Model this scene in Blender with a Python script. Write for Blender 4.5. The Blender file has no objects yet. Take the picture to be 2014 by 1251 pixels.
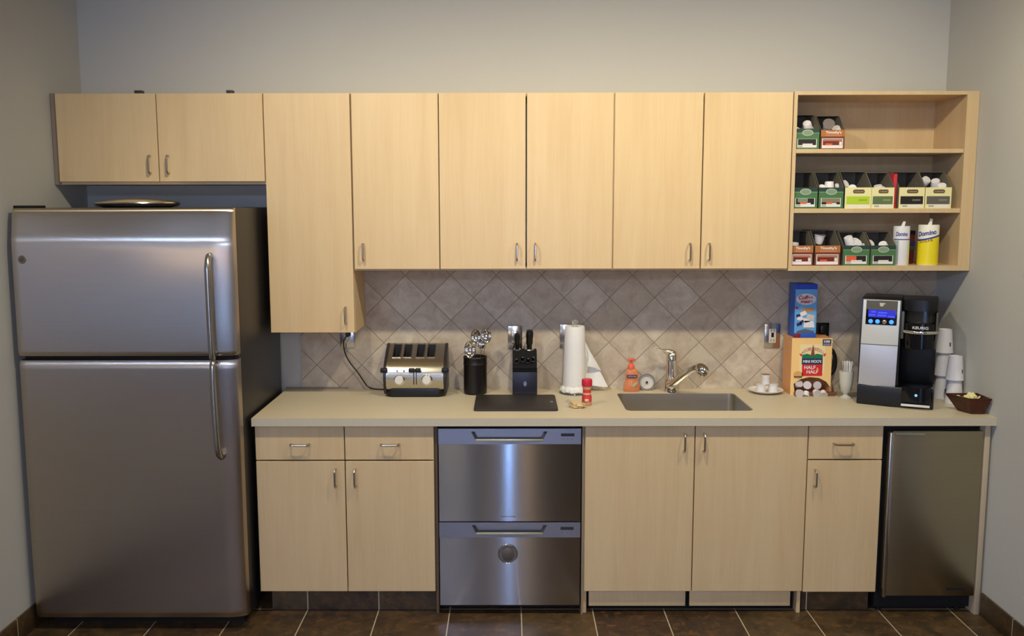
import bpy, bmesh, math, random
from mathutils import Vector, Matrix
random.seed(7)
SC = bpy.context.scene
COL = SC.collection
PI = math.pi

# ------------------------------------------------------------------ camera
F, PITCH, YAW, ROLL, DIST, CZ, PX = 1800.03, .12435, -.00322, -.0016, 4.34158, 1.7525, -9.759
cd = bpy.data.cameras.new('camera'); cam = bpy.data.objects.new('camera', cd); COL.objects.link(cam)
cd.sensor_fit = 'HORIZONTAL'; cd.sensor_width = 36; cd.lens = F/2014*36; cd.shift_x = -PX/2014; cd.clip_start = .05
cy_, sy_, cp_, sp_ = math.cos(YAW), math.sin(YAW), math.cos(PITCH), math.sin(PITCH)
r0 = Vector((cy_, -sy_, 0)); fw = Vector((cp_*sy_, cp_*cy_, -sp_)); u0 = Vector((sp_*sy_, sp_*cy_, cp_))
rt = math.cos(ROLL)*r0+math.sin(ROLL)*u0; up = -math.sin(ROLL)*r0+math.cos(ROLL)*u0
M = Matrix((rt, up, -fw)).transposed().to_4x4(); M.translation = Vector((0, -DIST, CZ))
cam.matrix_world = M
SC.camera = cam

# ------------------------------------------------------------------ view, world, lights
SC.view_settings.view_transform = 'Standard'; SC.view_settings.look = 'None'
SC.view_settings.exposure = 0.0; SC.view_settings.gamma = 1.0; SC.view_settings.use_curve_mapping = False
SC.cycles.max_bounces = 8; SC.cycles.sample_clamp_indirect = 40
w = bpy.data.worlds.new('world'); SC.world = w; w.use_nodes = True
w.node_tree.nodes['Background'].inputs[0].default_value = (.5, .5, .6, 1)
w.node_tree.nodes['Background'].inputs[1].default_value = .02

def lamp(name, kind, loc, power, col, target=None, **kw):
    l = bpy.data.lights.new(name, kind); l.energy = power; l.color = col
    for k, v in kw.items(): setattr(l, k, v)
    o = bpy.data.objects.new(name, l); COL.objects.link(o); o.location = loc
    if target is not None:
        o.rotation_euler = (Vector(target)-Vector(loc)).to_track_quat('-Z', 'Y').to_euler()
    return o
WARM = (1.0, .90, .68)
LX = ((-.80, 57), (.30, 68), (1.40, 62))          # the row of wall-washing ceiling downlights
for x_, p_ in LX:
    lamp('downlight_beam', 'SPOT', (x_, -1.50, 2.715), p_, WARM, (x_, .0, .95), spot_size=math.radians(132), spot_blend=1.0, shadow_soft_size=.045)
lamp('camera_flash', 'POINT', (0.0, -4.30, 1.83), 50, (.46, .60, 1.0), shadow_soft_size=.015)
lamp('added_room_fill', 'AREA', (0, -7.0, 2.7), 45, (1.0, .84, .62), (0, -7.0, 0), shape='RECTANGLE', size=2.2, size_y=1.2)  # added warm fill, unseen; brightens the room behind the camera and its reflections

# ------------------------------------------------------------------ materials
MATS = {}
def srgb(c):
    return tuple(((v/255)/12.92 if v/255 <= .04045 else ((v/255+.055)/1.055)**2.4) for v in c)
def mat(name, col, rough=.5, metal=0., spec=.5, noise=0., nscale=20., bump=0., bscale=200., trans=0., alpha=1., emit=None, estr=0., coat=0., ior=1.45):
    if name in MATS: return MATS[name]
    m = bpy.data.materials.new(name); m.use_nodes = True; nt = m.node_tree; b = nt.nodes['Principled BSDF']
    c = srgb(col)
    b.inputs['Base Color'].default_value = (*c, 1); b.inputs['Roughness'].default_value = rough
    b.inputs['Metallic'].default_value = metal; b.inputs['Specular IOR Level'].default_value = spec
    b.inputs['Transmission Weight'].default_value = trans; b.inputs['Alpha'].default_value = alpha
    b.inputs['IOR'].default_value = ior; b.inputs['Coat Weight'].default_value = coat
    if emit is not None:
        b.inputs['Emission Color'].default_value = (*srgb(emit), 1); b.inputs['Emission Strength'].default_value = estr
    tc = nt.nodes.new('ShaderNodeTexCoord')
    n = nt.nodes.new('ShaderNodeTexNoise'); n.inputs['Scale'].default_value = nscale; n.inputs['Detail'].default_value = 4
    nt.links.new(tc.outputs['Object'], n.inputs['Vector'])
    nz = noise if noise > 0 else .03
    mx = nt.nodes.new('ShaderNodeMix'); mx.data_type = 'RGBA'
    mx.inputs[6].default_value = (*[v*(1-nz) for v in c], 1); mx.inputs[7].default_value = (*[min(1, v*(1+nz)) for v in c], 1)
    nt.links.new(n.outputs['Fac'], mx.inputs[0]); nt.links.new(mx.outputs[2], b.inputs['Base Color'])
    if bump > 0:
        n2 = nt.nodes.new('ShaderNodeTexNoise'); n2.inputs['Scale'].default_value = bscale; n2.inputs['Detail'].default_value = 3
        nt.links.new(tc.outputs['Object'], n2.inputs['Vector'])
        bp = nt.nodes.new('ShaderNodeBump'); bp.inputs['Strength'].default_value = bump; bp.inputs['Distance'].default_value = .002
        nt.links.new(n2.outputs['Fac'], bp.inputs['Height']); nt.links.new(bp.outputs['Normal'], b.inputs['Normal'])
    MATS[name] = m
    return m

class NG:
    """small node-graph helper"""
    def __init__(s, m): s.nt = m.node_tree; s.b = s.nt.nodes['Principled BSDF']
    def new(s, t, **kw):
        n = s.nt.nodes.new(t)
        for k, v in kw.items(): setattr(n, k, v)
        return n
    def m(s, op, a, b=None, c=None):
        n = s.new('ShaderNodeMath', operation=op)
        for i, v in enumerate((a, b, c)):
            if v is None: continue
            if isinstance(v, (int, float)): n.inputs[i].default_value = v
            else: s.nt.links.new(v, n.inputs[i])
        return n.outputs[0]
    def mix(s, f, a, b):
        n = s.new('ShaderNodeMix', data_type='RGBA')
        for i, v in ((0, f), (6, a), (7, b)):
            if isinstance(v, (int, float)): n.inputs[i].default_value = v
            elif isinstance(v, tuple): n.inputs[i].default_value = (*v, 1)
            else: s.nt.links.new(v, n.inputs[i])
        return n.outputs[2]
    def noise(s, vec, scale, detail=4, rough=.5, dist=0.):
        n = s.new('ShaderNodeTexNoise'); n.inputs['Scale'].default_value = scale; n.inputs['Detail'].default_value = detail
        n.inputs['Roughness'].default_value = rough; n.inputs['Distortion'].default_value = dist
        s.nt.links.new(vec, n.inputs['Vector']); return n.outputs['Fac']
    def mapr(s, v, a, b, c=0., d=1.):
        n = s.new('ShaderNodeMapRange'); n.inputs[1].default_value = a; n.inputs[2].default_value = b
        n.inputs[3].default_value = c; n.inputs[4].default_value = d; s.nt.links.new(v, n.inputs[0]); return n.outputs[0]
    def scale(s, vec, sc):
        n = s.new('ShaderNodeMapping'); n.inputs['Scale'].default_value = sc; s.nt.links.new(vec, n.inputs['Vector']); return n.outputs[0]
    def link(s, a, b): s.nt.links.new(a, b)

def wood_mat(name, base, dark, grain=.5, rough=.38):
    m = bpy.data.materials.new(name); m.use_nodes = True; g = NG(m)
    pos = g.new('ShaderNodeNewGeometry').outputs['Position']
    oi = g.new('ShaderNodeObjectInfo').outputs['Random']
    ad = g.new('ShaderNodeVectorMath', operation='ADD'); g.link(pos, ad.inputs[0])
    cb = g.new('ShaderNodeCombineXYZ'); g.link(g.m('MULTIPLY', oi, 37.), cb.inputs[0]); g.link(g.m('MULTIPLY', oi, 11.), cb.inputs[2]); g.link(cb.outputs[0], ad.inputs[1])
    v = g.scale(ad.outputs[0], (9, 9, .55))
    n1 = g.noise(v, 2.2, 5, .6, .6)
    v2 = g.scale(ad.outputs[0], (120, 120, 3.))
    n2 = g.noise(v2, 2., 3, .6)
    v3 = g.scale(ad.outputs[0], (3, 3, .8)); n3 = g.noise(v3, 1.2, 2)
    f = g.m('ADD', g.m('MULTIPLY', n1, .5), g.m('ADD', g.m('MULTIPLY', n2, .25), g.m('MULTIPLY', n3, .25)))
    f = g.mapr(f, .38, .62)
    g.link(g.mix(g.m('MULTIPLY', f, grain), srgb(base), srgb(dark)), g.b.inputs['Base Color'])
    g.b.inputs['Roughness'].default_value = rough; g.b.inputs['Specular IOR Level'].default_value = .35
    MATS[name] = m
    return m

def steel_mat(name, col, rough, aniso, rot, axis='Z', brush=(1, 1, 1), var=.06):
    m = bpy.data.materials.new(name); m.use_nodes = True; g = NG(m)
    tc = g.new('ShaderNodeTexCoord').outputs['Object']
    n = g.noise(g.scale(tc, brush), 1., 3)
    c = srgb(col)
    g.link(g.mix(n, tuple(v*(1-var) for v in c), tuple(min(1, v*(1+var)) for v in c)), g.b.inputs['Base Color'])
    g.b.inputs['Metallic'].default_value = 1.; g.b.inputs['Roughness'].default_value = rough
    if aniso:
        g.b.inputs['Anisotropic'].default_value = aniso; g.b.inputs['Anisotropic Rotation'].default_value = rot
        t = g.new('ShaderNodeCombineXYZ'); t.inputs['XYZ'.index(axis)].default_value = 1; g.link(t.outputs[0], g.b.inputs['Tangent'])
    MATS[name] = m
    return m

def plaster(name, col):
    m = mat(name, col, rough=.75, spec=.2, noise=.015, nscale=3, bump=.15, bscale=260)
    return m

def tile_wall_mat():
    m = bpy.data.materials.new('travertine_tile'); m.use_nodes = True; g = NG(m)
    pos = g.new('ShaderNodeNewGeometry').outputs['Position']
    sp = g.new('ShaderNodeSeparateXYZ'); g.link(pos, sp.inputs[0])
    x = g.m('SUBTRACT', sp.outputs[0], .258); z = g.m('SUBTRACT', sp.outputs[2], 1.308)
    k = 1/math.sqrt(2)/.1524
    a = g.m('MULTIPLY', g.m('ADD', x, z), k); b = g.m('MULTIPLY', g.m('SUBTRACT', x, z), k)
    fa = g.m('ABSOLUTE', g.m('SUBTRACT', g.m('FRACT', g.m('ADD', a, 100.5)), .5)); fb = g.m('ABSOLUTE', g.m('SUBTRACT', g.m('FRACT', g.m('ADD', b, 100.5)), .5))
    d = g.m('MINIMUM', fa, fb)
    gr = g.mapr(d, .006, .016, 1., 0.)
    cb = g.new('ShaderNodeCombineXYZ'); g.link(g.m('FLOOR', g.m('ADD', a, 100.)), cb.inputs[0]); g.link(g.m('FLOOR', g.m('ADD', b, 100.)), cb.inputs[1])
    wn = g.new('ShaderNodeTexWhiteNoise', noise_dimensions='3D'); g.link(cb.outputs[0], wn.inputs['Vector'])
    ad = g.new('ShaderNodeVectorMath', operation='ADD'); g.link(pos, ad.inputs[0]); g.link(wn.outputs['Color'], ad.inputs[1])
    n1 = g.noise(ad.outputs[0], 16, 5, .62, .5); n2 = g.noise(ad.outputs[0], 55, 4, .6)
    base = g.mix(wn.outputs['Value'], srgb((186, 170, 146)), srgb((212, 200, 176)))
    base = g.mix(g.mapr(n1, .38, .7, 0., .75), base, srgb((166, 146, 124)))
    base = g.mix(g.mapr(n2, .55, .75, 0., .35), base, srgb((212, 200, 182)))
    g.link(g.mix(gr, base, srgb((148, 132, 116))), g.b.inputs['Base Color'])
    g.b.inputs['Roughness'].default_value = .5; g.b.inputs['Specular IOR Level'].default_value = .35
    h = g.m('SUBTRACT', g.m('MULTIPLY', n2, .15), gr)
    bp = g.new('ShaderNodeBump'); bp.inputs['Strength'].default_value = .5; bp.inputs['Distance'].default_value = .0015
    g.link(h, bp.inputs['Height']); g.link(bp.outputs[0], g.b.inputs['Normal'])
    MATS['travertine_tile'] = m; return m

def slate_mat(name, axes):
    """dark slate tile with grout; axes: list of (axis index, phase)"""
    m = bpy.data.materials.new(name); m.use_nodes = True; g = NG(m)
    pos = g.new('ShaderNodeNewGeometry').outputs['Position']
    sp = g.new('ShaderNodeSeparateXYZ'); g.link(pos, sp.inputs[0])
    T = .3095; ds = []; cells = []
    for ax, ph in axes:
        a = g.m('MULTIPLY', g.m('SUBTRACT', sp.outputs[ax], ph-T*100), 1/T)
        ds.append(g.m('ABSOLUTE', g.m('SUBTRACT', g.m('FRACT', g.m('ADD', a, .5)), .5))); cells.append(g.m('FLOOR', a))
    d = ds[0] if len(ds) == 1 else g.m('MINIMUM', *ds)
    gr = g.mapr(d, .006, .0095, 1., 0.)
    cb = g.new('ShaderNodeCombineXYZ')
    for i, c in enumerate(cells): g.link(c, cb.inputs[i])
    wn = g.new('ShaderNodeTexWhiteNoise', noise_dimensions='3D'); g.link(cb.outputs[0], wn.inputs['Vector'])
    ad = g.new('ShaderNodeVectorMath', operation='ADD'); g.link(pos, ad.inputs[0]); g.link(wn.outputs['Color'], ad.inputs[1])
    n1 = g.noise(ad.outputs[0], 7, 5, .6, .8); n2 = g.noise(ad.outputs[0], 26, 5, .65, .4)
    base = g.mix(wn.outputs['Value'], srgb((74, 50, 34)), srgb((98, 78, 48)))
    base = g.mix(g.mapr(n1, .35, .65, 0., .8), base, srgb((44, 38, 28)))
    base = g.mix(g.mapr(n2, .5, .72, 0., .6), base, srgb((130, 92, 54)))
    g.link(g.mix(gr, base, srgb((196, 182, 152))), g.b.inputs['Base Color'])
    g.b.inputs['Roughness'].default_value = .42
    bp = g.new('ShaderNodeBump'); bp.inputs['Strength'].default_value = .4; bp.inputs['Distance'].default_value = .002
    g.link(g.m('SUBTRACT', g.m('MULTIPLY', n2, .5), gr), bp.inputs['Height']); g.link(bp.outputs[0], g.b.inputs['Normal'])
    MATS[name] = m; return m

WOOD = wood_mat('maple_laminate', (226, 198, 150), (208, 173, 122))
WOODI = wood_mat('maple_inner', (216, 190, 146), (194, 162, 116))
WALL = plaster('wall_paint', (200, 198, 188))
TRAV = tile_wall_mat()
SLATE = slate_mat('slate_floor', [(0, .0473), (1, -.853)])
SLATEX = slate_mat('slate_skirt_x', [(0, .0473)])
SLATEY = slate_mat('slate_skirt_y', [(1, -.853)])
FRIDGE = steel_mat('fridge_steel', (202, 190, 172), .29, 1., 0., 'X', (3, 3, 260))
DWS = steel_mat('dishwasher_steel', (186, 184, 182), .165, 1., 0., 'Z', (3, 3, 260))
STEEL = steel_mat('brushed_steel', (186, 182, 174), .26, 0, 0, 'Z', (3, 3, 180))
NICKEL = mat('satin_nickel', (190, 180, 165), .28, 1.)
CHROME = mat('chrome', (225, 222, 218), .07, 1.)
BLACK = mat('black_plastic', (18, 18, 20), .32)
BLACKM = mat('black_matt', (14, 13, 13), .7)
GLOSSB = mat('black_gloss', (12, 12, 15), .12)
FSIDE = mat('fridge_side_paint', (40, 38, 38), .28, bump=.3, bscale=700)
COUNTER = mat('quartz_counter', (208, 196, 168), .42, noise=.07, nscale=160, spec=.4)
GREYP = mat('control_grey', (150, 150, 150), .4, .6)
WHITE = mat('white_plastic', (232, 228, 220), .4)
PAPER = mat('paper_white', (236, 234, 228), .8, bump=.25, bscale=300)
DARKI = mat('dark_void', (20, 17, 15), .9)

# ------------------------------------------------------------------ mesh helpers
def box(bm, x0, x1, y0, y1, z0, z1, bev=0., seg=2):
    vs = [bm.verts.new((x, y, z)) for z in (z0, z1) for y in (y0, y1) for x in (x0, x1)]
    fs = [(0, 2, 3, 1), (4, 5, 7, 6), (0, 1, 5, 4), (2, 6, 7, 3), (0, 4, 6, 2), (1, 3, 7, 5)]
    faces = [bm.faces.new([vs[i] for i in f]) for f in fs]
    if bev > 0:
        es = list({e for f in faces for e in f.edges})
        bmesh.ops.bevel(bm, geom=es, offset=bev, segments=seg, profile=.5, affect='EDGES')
    return bm
def Box(*a, **k): return box(bmesh.new(), *a, **k)
def lathe(bm, prof, c=(0, 0, 0), n=32, rot=None, cap=True):
    """prof: list of (r, h) along local z; rot: Matrix 3x3"""
    rings = []; R = rot if rot is not None else Matrix.Identity(3); C0 = Vector(c)
    for r, h in prof:
        if r < 1e-6: rings.append([bm.verts.new(C0+R@Vector((0, 0, h)))])
        else: rings.append([bm.verts.new(C0+R@Vector((r*math.cos(2*PI*i/n), r*math.sin(2*PI*i/n), h))) for i in range(n)])
    for a, b in zip(rings, rings[1:]):
        if len(a) == 1 and len(b) == 1: continue
        for i in range(n):
            j = (i+1) % n
            if len(a) == 1: bm.faces.new((a[0], b[j], b[i]))
            elif len(b) == 1: bm.faces.new((a[i], a[j], b[0]))
            else: bm.faces.new((a[i], a[j], b[j], b[i]))
    if cap:
        if len(rings[0]) > 1: bm.faces.new(list(reversed(rings[0])))
        if len(rings[-1]) > 1: bm.faces.new(rings[-1])
    return bm
def Lathe(*a, **k): return lathe(bmesh.new(), *a, **k)
def tube(bm, pts, r, n=10, flat=None):
    pts = [Vector(p) for p in pts]; rs = r if isinstance(r, (list, tuple)) else [r]*len(pts)
    rings = []; prev = None
    for i, p in enumerate(pts):
        t = (pts[min(i+1, len(pts)-1)]-pts[max(i-1, 0)]).normalized()
        if prev is None:
            a = Vector((0, 0, 1)) if abs(t.z) < .9 else Vector((1, 0, 0)); u = t.cross(a).normalized()
        else: u = (prev-t*prev.dot(t)).normalized()
        prev = u; v = t.cross(u)
        fl = flat or 1.
        rings.append([bm.verts.new(p+rs[i]*(u*math.cos(2*PI*k/n)+v*fl*math.sin(2*PI*k/n))) for k in range(n)])
    for a, b in zip(rings, rings[1:]):
        for i in range(n): bm.faces.new((a[i], a[(i+1) % n], b[(i+1) % n], b[i]))
    bm.faces.new(list(reversed(rings[0]))); bm.faces.new(rings[-1])
    return bm
def Tube(*a, **k): return tube(bmesh.new(), *a, **k)
def smooth_path(pts, k=6):
    pts = [Vector(p) for p in pts]; out = []
    P = [pts[0]*2-pts[1]]+pts+[pts[-1]*2-pts[-2]]
    for i in range(1, len(P)-2):
        for j in range(k):
            t = j/k; a, b, c, d = P[i-1], P[i], P[i+1], P[i+2]
            out.append(.5*((2*b)+(c-a)*t+(2*a-5*b+4*c-d)*t*t+(3*b-a-3*c+d)*t**3))
    out.append(pts[-1]); return out
def prism(bm, poly, plane, a, b, bev=0.):
    """extrude polygon: plane 'xz' along y from a to b, 'yz' along x, 'xy' along z"""
    def P(p, t): return {'xz': (p[0], t, p[1]), 'yz': (t, p[0], p[1]), 'xy': (p[0], p[1], t)}[plane]
    A = [bm.verts.new(P(p, a)) for p in poly]; B = [bm.verts.new(P(p, b)) for p in poly]; n = len(poly)
    fs = [bm.faces.new(A), bm.faces.new(list(reversed(B)))]
    for i in range(n): fs.append(bm.faces.new((A[i], B[i], B[(i+1) % n], A[(i+1) % n])))
    if bev > 0:
        es = list({e for f in fs[:2] for e in f.edges})
        bmesh.ops.bevel(bm, geom=es, offset=bev, segments=2, profile=.5, affect='EDGES')
    return bm
def Prism(*a, **k): return prism(bmesh.new(), *a, **k)
def rrect(x0, x1, y0, y1, r, n=6):
    o = []
    for cx, cy, a0 in ((x1-r, y1-r, 0), (x0+r, y1-r, 90), (x0+r, y0+r, 180), (x1-r, y0+r, 270)):
        for i in range(n+1):
            a = math.radians(a0+90*i/n); o.append((cx+r*math.cos(a), cy+r*math.sin(a)))
    return o
def ellipse(cx, cy, rx, ry, n=28): return [(cx+rx*math.cos(2*PI*i/n), cy+ry*math.sin(2*PI*i/n)) for i in range(n)]

def obj(name, bm, m, parent=None, loc=None, angle=35):
    bmesh.ops.recalc_face_normals(bm, faces=bm.faces)
    me = bpy.data.meshes.new(name)
    if parent is not None and 'org' in parent.keys() and loc is None:
        o_ = Vector(parent['org'])
        bmesh.ops.translate(bm, vec=-o_, verts=bm.verts)
    bm.to_mesh(me); bm.free()
    me.polygons.foreach_set('use_smooth', [True]*len(me.polygons)); me.set_sharp_from_angle(angle=math.radians(angle))
    me.materials.append(m)
    o = bpy.data.objects.new(name, me); COL.objects.link(o)
    if parent is not None:
        o.parent = parent
        if 'org' in parent.keys(): o['org'] = parent['org']
    if loc is not None: o.location = loc
    return o
def tag(o, label, cat, group=None):
    o['label'] = label; o['category'] = cat
    if group: o['group'] = group
    return o
def thing(name, label, cat, loc=(0, 0, 0), rotz=0, group=None, world=True):
    """Empty at the base of a thing; with world=True the parts are given in world coordinates"""
    o = bpy.data.objects.new(name, None); COL.objects.link(o); o.location = loc; o.rotation_euler = (0, 0, rotz)
    o.empty_display_size = .05
    o['org'] = list(loc) if world else [0., 0., 0.]
    return tag(o, label, cat, group)
def struct(name, bm, m):
    o = obj(name, bm, m); o['kind'] = 'structure'; return o
def dup(root, loc, rot, label, group=None):
    def cp(o, par):
        c = o.copy(); COL.objects.link(c); c.parent = par
        for ch in [k for k in bpy.data.objects if k.parent == o]: cp(ch, c)
        return c
    r = cp(root, None); r.location = loc; r.rotation_euler = rot
    r['label'] = label
    if group: r['group'] = group
    return r
def lettering(text, cx, y, cz, w, h, m, parent, name='lettering', depth=.0006, bold=0., shear=0., tilt=0., local=None, font_space=1.):
    """text facing -y, centred at (cx, cz), fitted to w x h"""
    cu = bpy.data.curves.new('lettering', 'FONT'); cu.body = text; cu.size = 1; cu.extrude = .001; cu.offset = bold; cu.shear = shear
    cu.space_character = font_space
    t = bpy.data.objects.new('lettering_tmp', cu); COL.objects.link(t)
    bpy.context.view_layer.update()
    me = bpy.data.meshes.new_from_object(t.evaluated_get(bpy.context.evaluated_depsgraph_get()))
    bpy.data.objects.remove(t); bpy.data.curves.remove(cu)
    bm = bmesh.new(); bm.from_mesh(me); bpy.data.meshes.remove(me)
    xs = [v.co.x for v in bm.verts]; ys = [v.co.y for v in bm.verts]
    x0, x1, y0, y1 = min(xs), max(xs), min(ys), max(ys)
    ct, st = math.cos(tilt), math.sin(tilt)
    for v in bm.verts:
        a = ((v.co.x-x0)/(x1-x0)-.5)*w; b = ((v.co.y-y0)/(y1-y0)-.5)*h
        d = y if v.co.z < 0 else y-depth
        v.co = Vector((cx+a*ct-b*st, d, cz+a*st+b*ct))
    return obj(name, bm, m, parent)

# ------------------------------------------------------------------ the room
XL, XR = -1.989, 2.020
CEIL = 2.74
struct('floor', Box(-4.5, 4.5, -8.5, .1, -.1, 0), SLATE)
struct('ceiling', Box(-4.5, 4.5, -8.5, .1, CEIL, CEIL+.1), plaster('ceiling_paint', (214, 210, 200)))
struct('wall_back', Box(-2.1, 2.15, 0, .1, 0, CEIL), WALL)
struct('wall_left', Box(XL-.12, XL, -3.2, .1, 0, CEIL), WALL)
struct('wall_right', Box(XR, XR+.12, -3.2, .1, 0, CEIL), WALL)
DIMW = plaster('far_wall_paint', (170, 160, 142))
struct('wall_front', Box(-4.5, 4.5, -8.6, -8.5, 0, CEIL), DIMW)
struct('wall_room_left', Box(-4.6, -4.5, -8.5, -3.1, 0, CEIL), DIMW)
struct('wall_room_right', Box(4.5, 4.6, -8.5, -3.1, 0, CEIL), DIMW)
struct('wall_return_left', Box(-4.5, XL-.12, -3.2, -3.1, 0, CEIL), DIMW)
struct('wall_return_right', Box(XR+.12, 4.5, -3.2, -3.1, 0, CEIL), DIMW)
struct('baseboard_left', Box(XL, XL+.01, -3.2, 0, 0, .1, bev=.002), SLATEY)
struct('baseboard_right', Box(XR-.01, XR, -3.2, -.602, 0, .1, bev=.002), SLATEY)
struct('trim_1', Box(-1.0, XR, -.01, 0, .868, 1.47), TRAV)
struct('trim_2', Box(-1.035, -.31, -.546, -.536, 0, .1), SLATEX)
struct('trim_3', Box(1.262, 1.552, -.546, -.536, 0, .1), SLATEX)
LOWT = mat('counter_joint', (140, 130, 114), .6)
struct('trim_4', Box(-1.08, -.78, -.018, -.0101, .868, .877), LOWT)

# ceiling fittings (behind the frame) that carry the beams
LAMPM = mat('lamp_lens', (255, 240, 210), .4, emit=(255, 214, 150), estr=6)
for lx, ly, lab in ((1.40, -1.5, 'recessed ceiling downlight nearest the right wall, above the open shelves'), (.30, -1.5, 'recessed ceiling downlight in the middle of the row of three'), (-.80, -1.5, 'recessed ceiling downlight nearest the refrigerator')):
    t = thing('recessed_downlight', lab, 'ceiling light', (lx, ly, CEIL), group='ceiling downlights')
    obj('trim_ring', Lathe([(.075, -.004), (.09, -.004), (.09, 0), (.075, 0), (.075, -.004)], (lx, ly, CEIL), cap=False), WHITE, t)
# added warm lamp behind the camera, unseen; only gives reflections in the steel
t = thing('added_warm_lamp', 'added warm light shaped like a floor lamp, unseen behind the viewer', 'lamp', (.62, -6.3, 0))
obj('base', Lathe([(0, 0), (.15, 0), (.15, .02), (.02, .03), (0, .03)], (.62, -6.3, 0)), BLACKM, t)
obj('pole', Lathe([(.012, .02), (.012, 1.24)], (.62, -6.3, 0), n=12), BLACKM, t)
obj('glow_drum', Lathe([(.2, 1.22), (.17, 1.40)], (.62, -6.3, 0), cap=False), mat('added_warm_glow', (250, 225, 180), .8, emit=(255, 205, 130), estr=14), t)

# added cool tube and warm strip, unseen; made to streak the fridge steel
t = thing('added_cool_tube', 'added cool white light tube behind the viewer, unseen except as a streak in steel', 'ceiling light', (-2.7, -5.6, CEIL))
obj('housing', Box(-4.49, -1.28, -5.68, -5.52, CEIL-.06, CEIL), WHITE, t)
obj('glow_tube', Box(-4.47, -1.3, -5.618, -5.582, CEIL-.082, CEIL-.0605), mat('added_cool_glow', (220, 230, 255), .4, emit=(170, 200, 255), estr=200), t)
t = thing('added_warm_strip', 'added warm glowing strip behind the viewer, unseen except as a band in steel', 'added light', (-3.4, -8.45, 1.3))
obj('ledge', Box(-4.45, -2.2, -8.499, -8.38, 1.26, 1.30), WHITE, t)
obj('glow_strip', Box(-4.45, -2.2, -8.499, -8.44, 1.301, 1.42), mat('added_strip_glow', (255, 235, 200), .5, emit=(255, 226, 172), estr=14), t)
o = struct('added_cool_slit', Box(-.07, -.02, -8.499, -8.48, .1, 1.9), mat('added_slit_glow', (200, 215, 240), .3, emit=(130, 176, 255), estr=125))  # added glowing slit, unseen; puts a cool streak on the dishwasher steel

# ------------------------------------------------------------------ cabinets
def bar_pull(par, x, z0, z1, yf, horiz=False, x1=None):
    d = .028; r = .0042; e = .008
    if not horiz: pts = [(x, yf+.002, z0+.004), (x, yf-d+e, z0+.004), (x, yf-d, z0+.004+e), (x, yf-d, z1-.004-e), (x, yf-d+e, z1-.004), (x, yf+.002, z1-.004)]
    else: pts = [(x+.004, yf+.002, z0), (x+.004, yf-d+e, z0), (x+.004+e, yf-d, z0), (x1-.004-e, yf-d, z0), (x1-.004, yf-d+e, z0), (x1-.004, yf+.002, z0)]
    P = [Vector(p) for p in pts]; out = []
    for i, p in enumerate(P):
        if i in (1, 2, 3, 4):
            a, b = P[i-1], P[i+1]
            out += [p+(a-p).normalized()*min(.003, (a-p).length*.4), p, p+(b-p).normalized()*min(.003, (b-p).length*.4)]
        else: out.append(p)
    return obj('handle', Tube(out, r, n=10), NICKEL, par)
def door(par, x0, x1, z0, z1, yf, name='door', g=.0021):
    bm = Box(x0+g, x1-g, yf, yf+.018, z0+g, z1-g, bev=.0012, seg=1)
    return obj(name, bm, WOOD, par)
def carcass(bm, x0, x1, y0, y1, z0, z1, th=.016, back=True):
    box(bm, x0, x0+th, y0, y1, z0, z1); box(bm, x1-th, x1, y0, y1, z0, z1)
    box(bm, x0+th, x1-th, y0, y1, z0, z0+th); box(bm, x0+th, x1-th, y0, y1, z1-th, z1)
    if back: box(bm, x0+th, x1-th, y1-.008, y1, z0+th, z1-th)
    return bm
YU = -.318; ZT = 2.228; ZB = 1.465
# over-fridge
t = thing('wall_cabinet', 'short two-door maple wall cabinet above the refrigerator', 'cabinet', (-1.52, 0, 1.838))
obj('body', carcass(bmesh.new(), XL+.003, -1.066, -.298, 0, 1.838, ZT), WOOD, t)
obj('filler_strip', Box(XL+.003, -1.963, -.306, -.298, 1.838, ZT), mat('filler_brown', (148, 130, 108), .5), t)
d = door(t, -1.962, -1.525, 1.848, ZT, YU); bar_pull(d, -1.5595, 1.882, 1.965, YU)
d = door(t, -1.525, -1.064, 1.848, ZT, YU); bar_pull(d, -1.4805, 1.882, 1.965, YU)
# tall wall cabinet
t = thing('wall_cabinet', 'tall single-door maple wall cabinet between refrigerator and toaster, hanging lowest', 'cabinet', (-.875, 0, 1.18))
obj('body', carcass(bmesh.new(), -1.064, -.6885, -.298, -.0105, 1.183, ZT), WOOD, t)
d = door(t, -1.0635, -.6885, 1.183, ZT, YU); bar_pull(d, -.7265, 1.222, 1.303, YU)
# single
t = thing('wall_cabinet', 'single-door maple wall cabinet with its handle at lower left, above the toaster', 'cabinet', (-.5, 0, ZB))
obj('body', carcass(bmesh.new(), -.687, -.309, -.298, -.0105, 1.460, ZT), WOOD, t)
d = door(t, -.6855, -.308, ZB, ZT, YU); bar_pull(d, -.6425, 1.503, 1.583, YU)
# doubles
t = thing('wall_cabinet', 'two-door maple wall cabinet above the knife block and paper towels', 'cabinet', (.07, 0, ZB))
obj('body', carcass(bmesh.new(), -.307, .450, -.298, -.0105, 1.460, ZT), WOOD, t)
d = door(t, -.308, .0705, ZB, ZT, YU); bar_pull(d, .031, 1.503, 1.583, YU)
d = door(t, .0725, .4505, ZB, ZT, YU); bar_pull(d, .111, 1.503, 1.583, YU)
t = thing('wall_cabinet', 'two-door maple wall cabinet above the sink, beside the open shelves', 'cabinet', (.84, 0, ZB))
obj('body', carcass(bmesh.new(), .4515, 1.221, -.298, -.0105, 1.460, ZT), WOOD, t)
d = door(t, .4515, .8365, ZB, ZT, YU); bar_pull(d, .788, 1.502, 1.582, YU)
d = door(t, .8375, 1.2215, ZB, ZT, YU); bar_pull(d, .872, 1.502, 1.582, YU)
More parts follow.
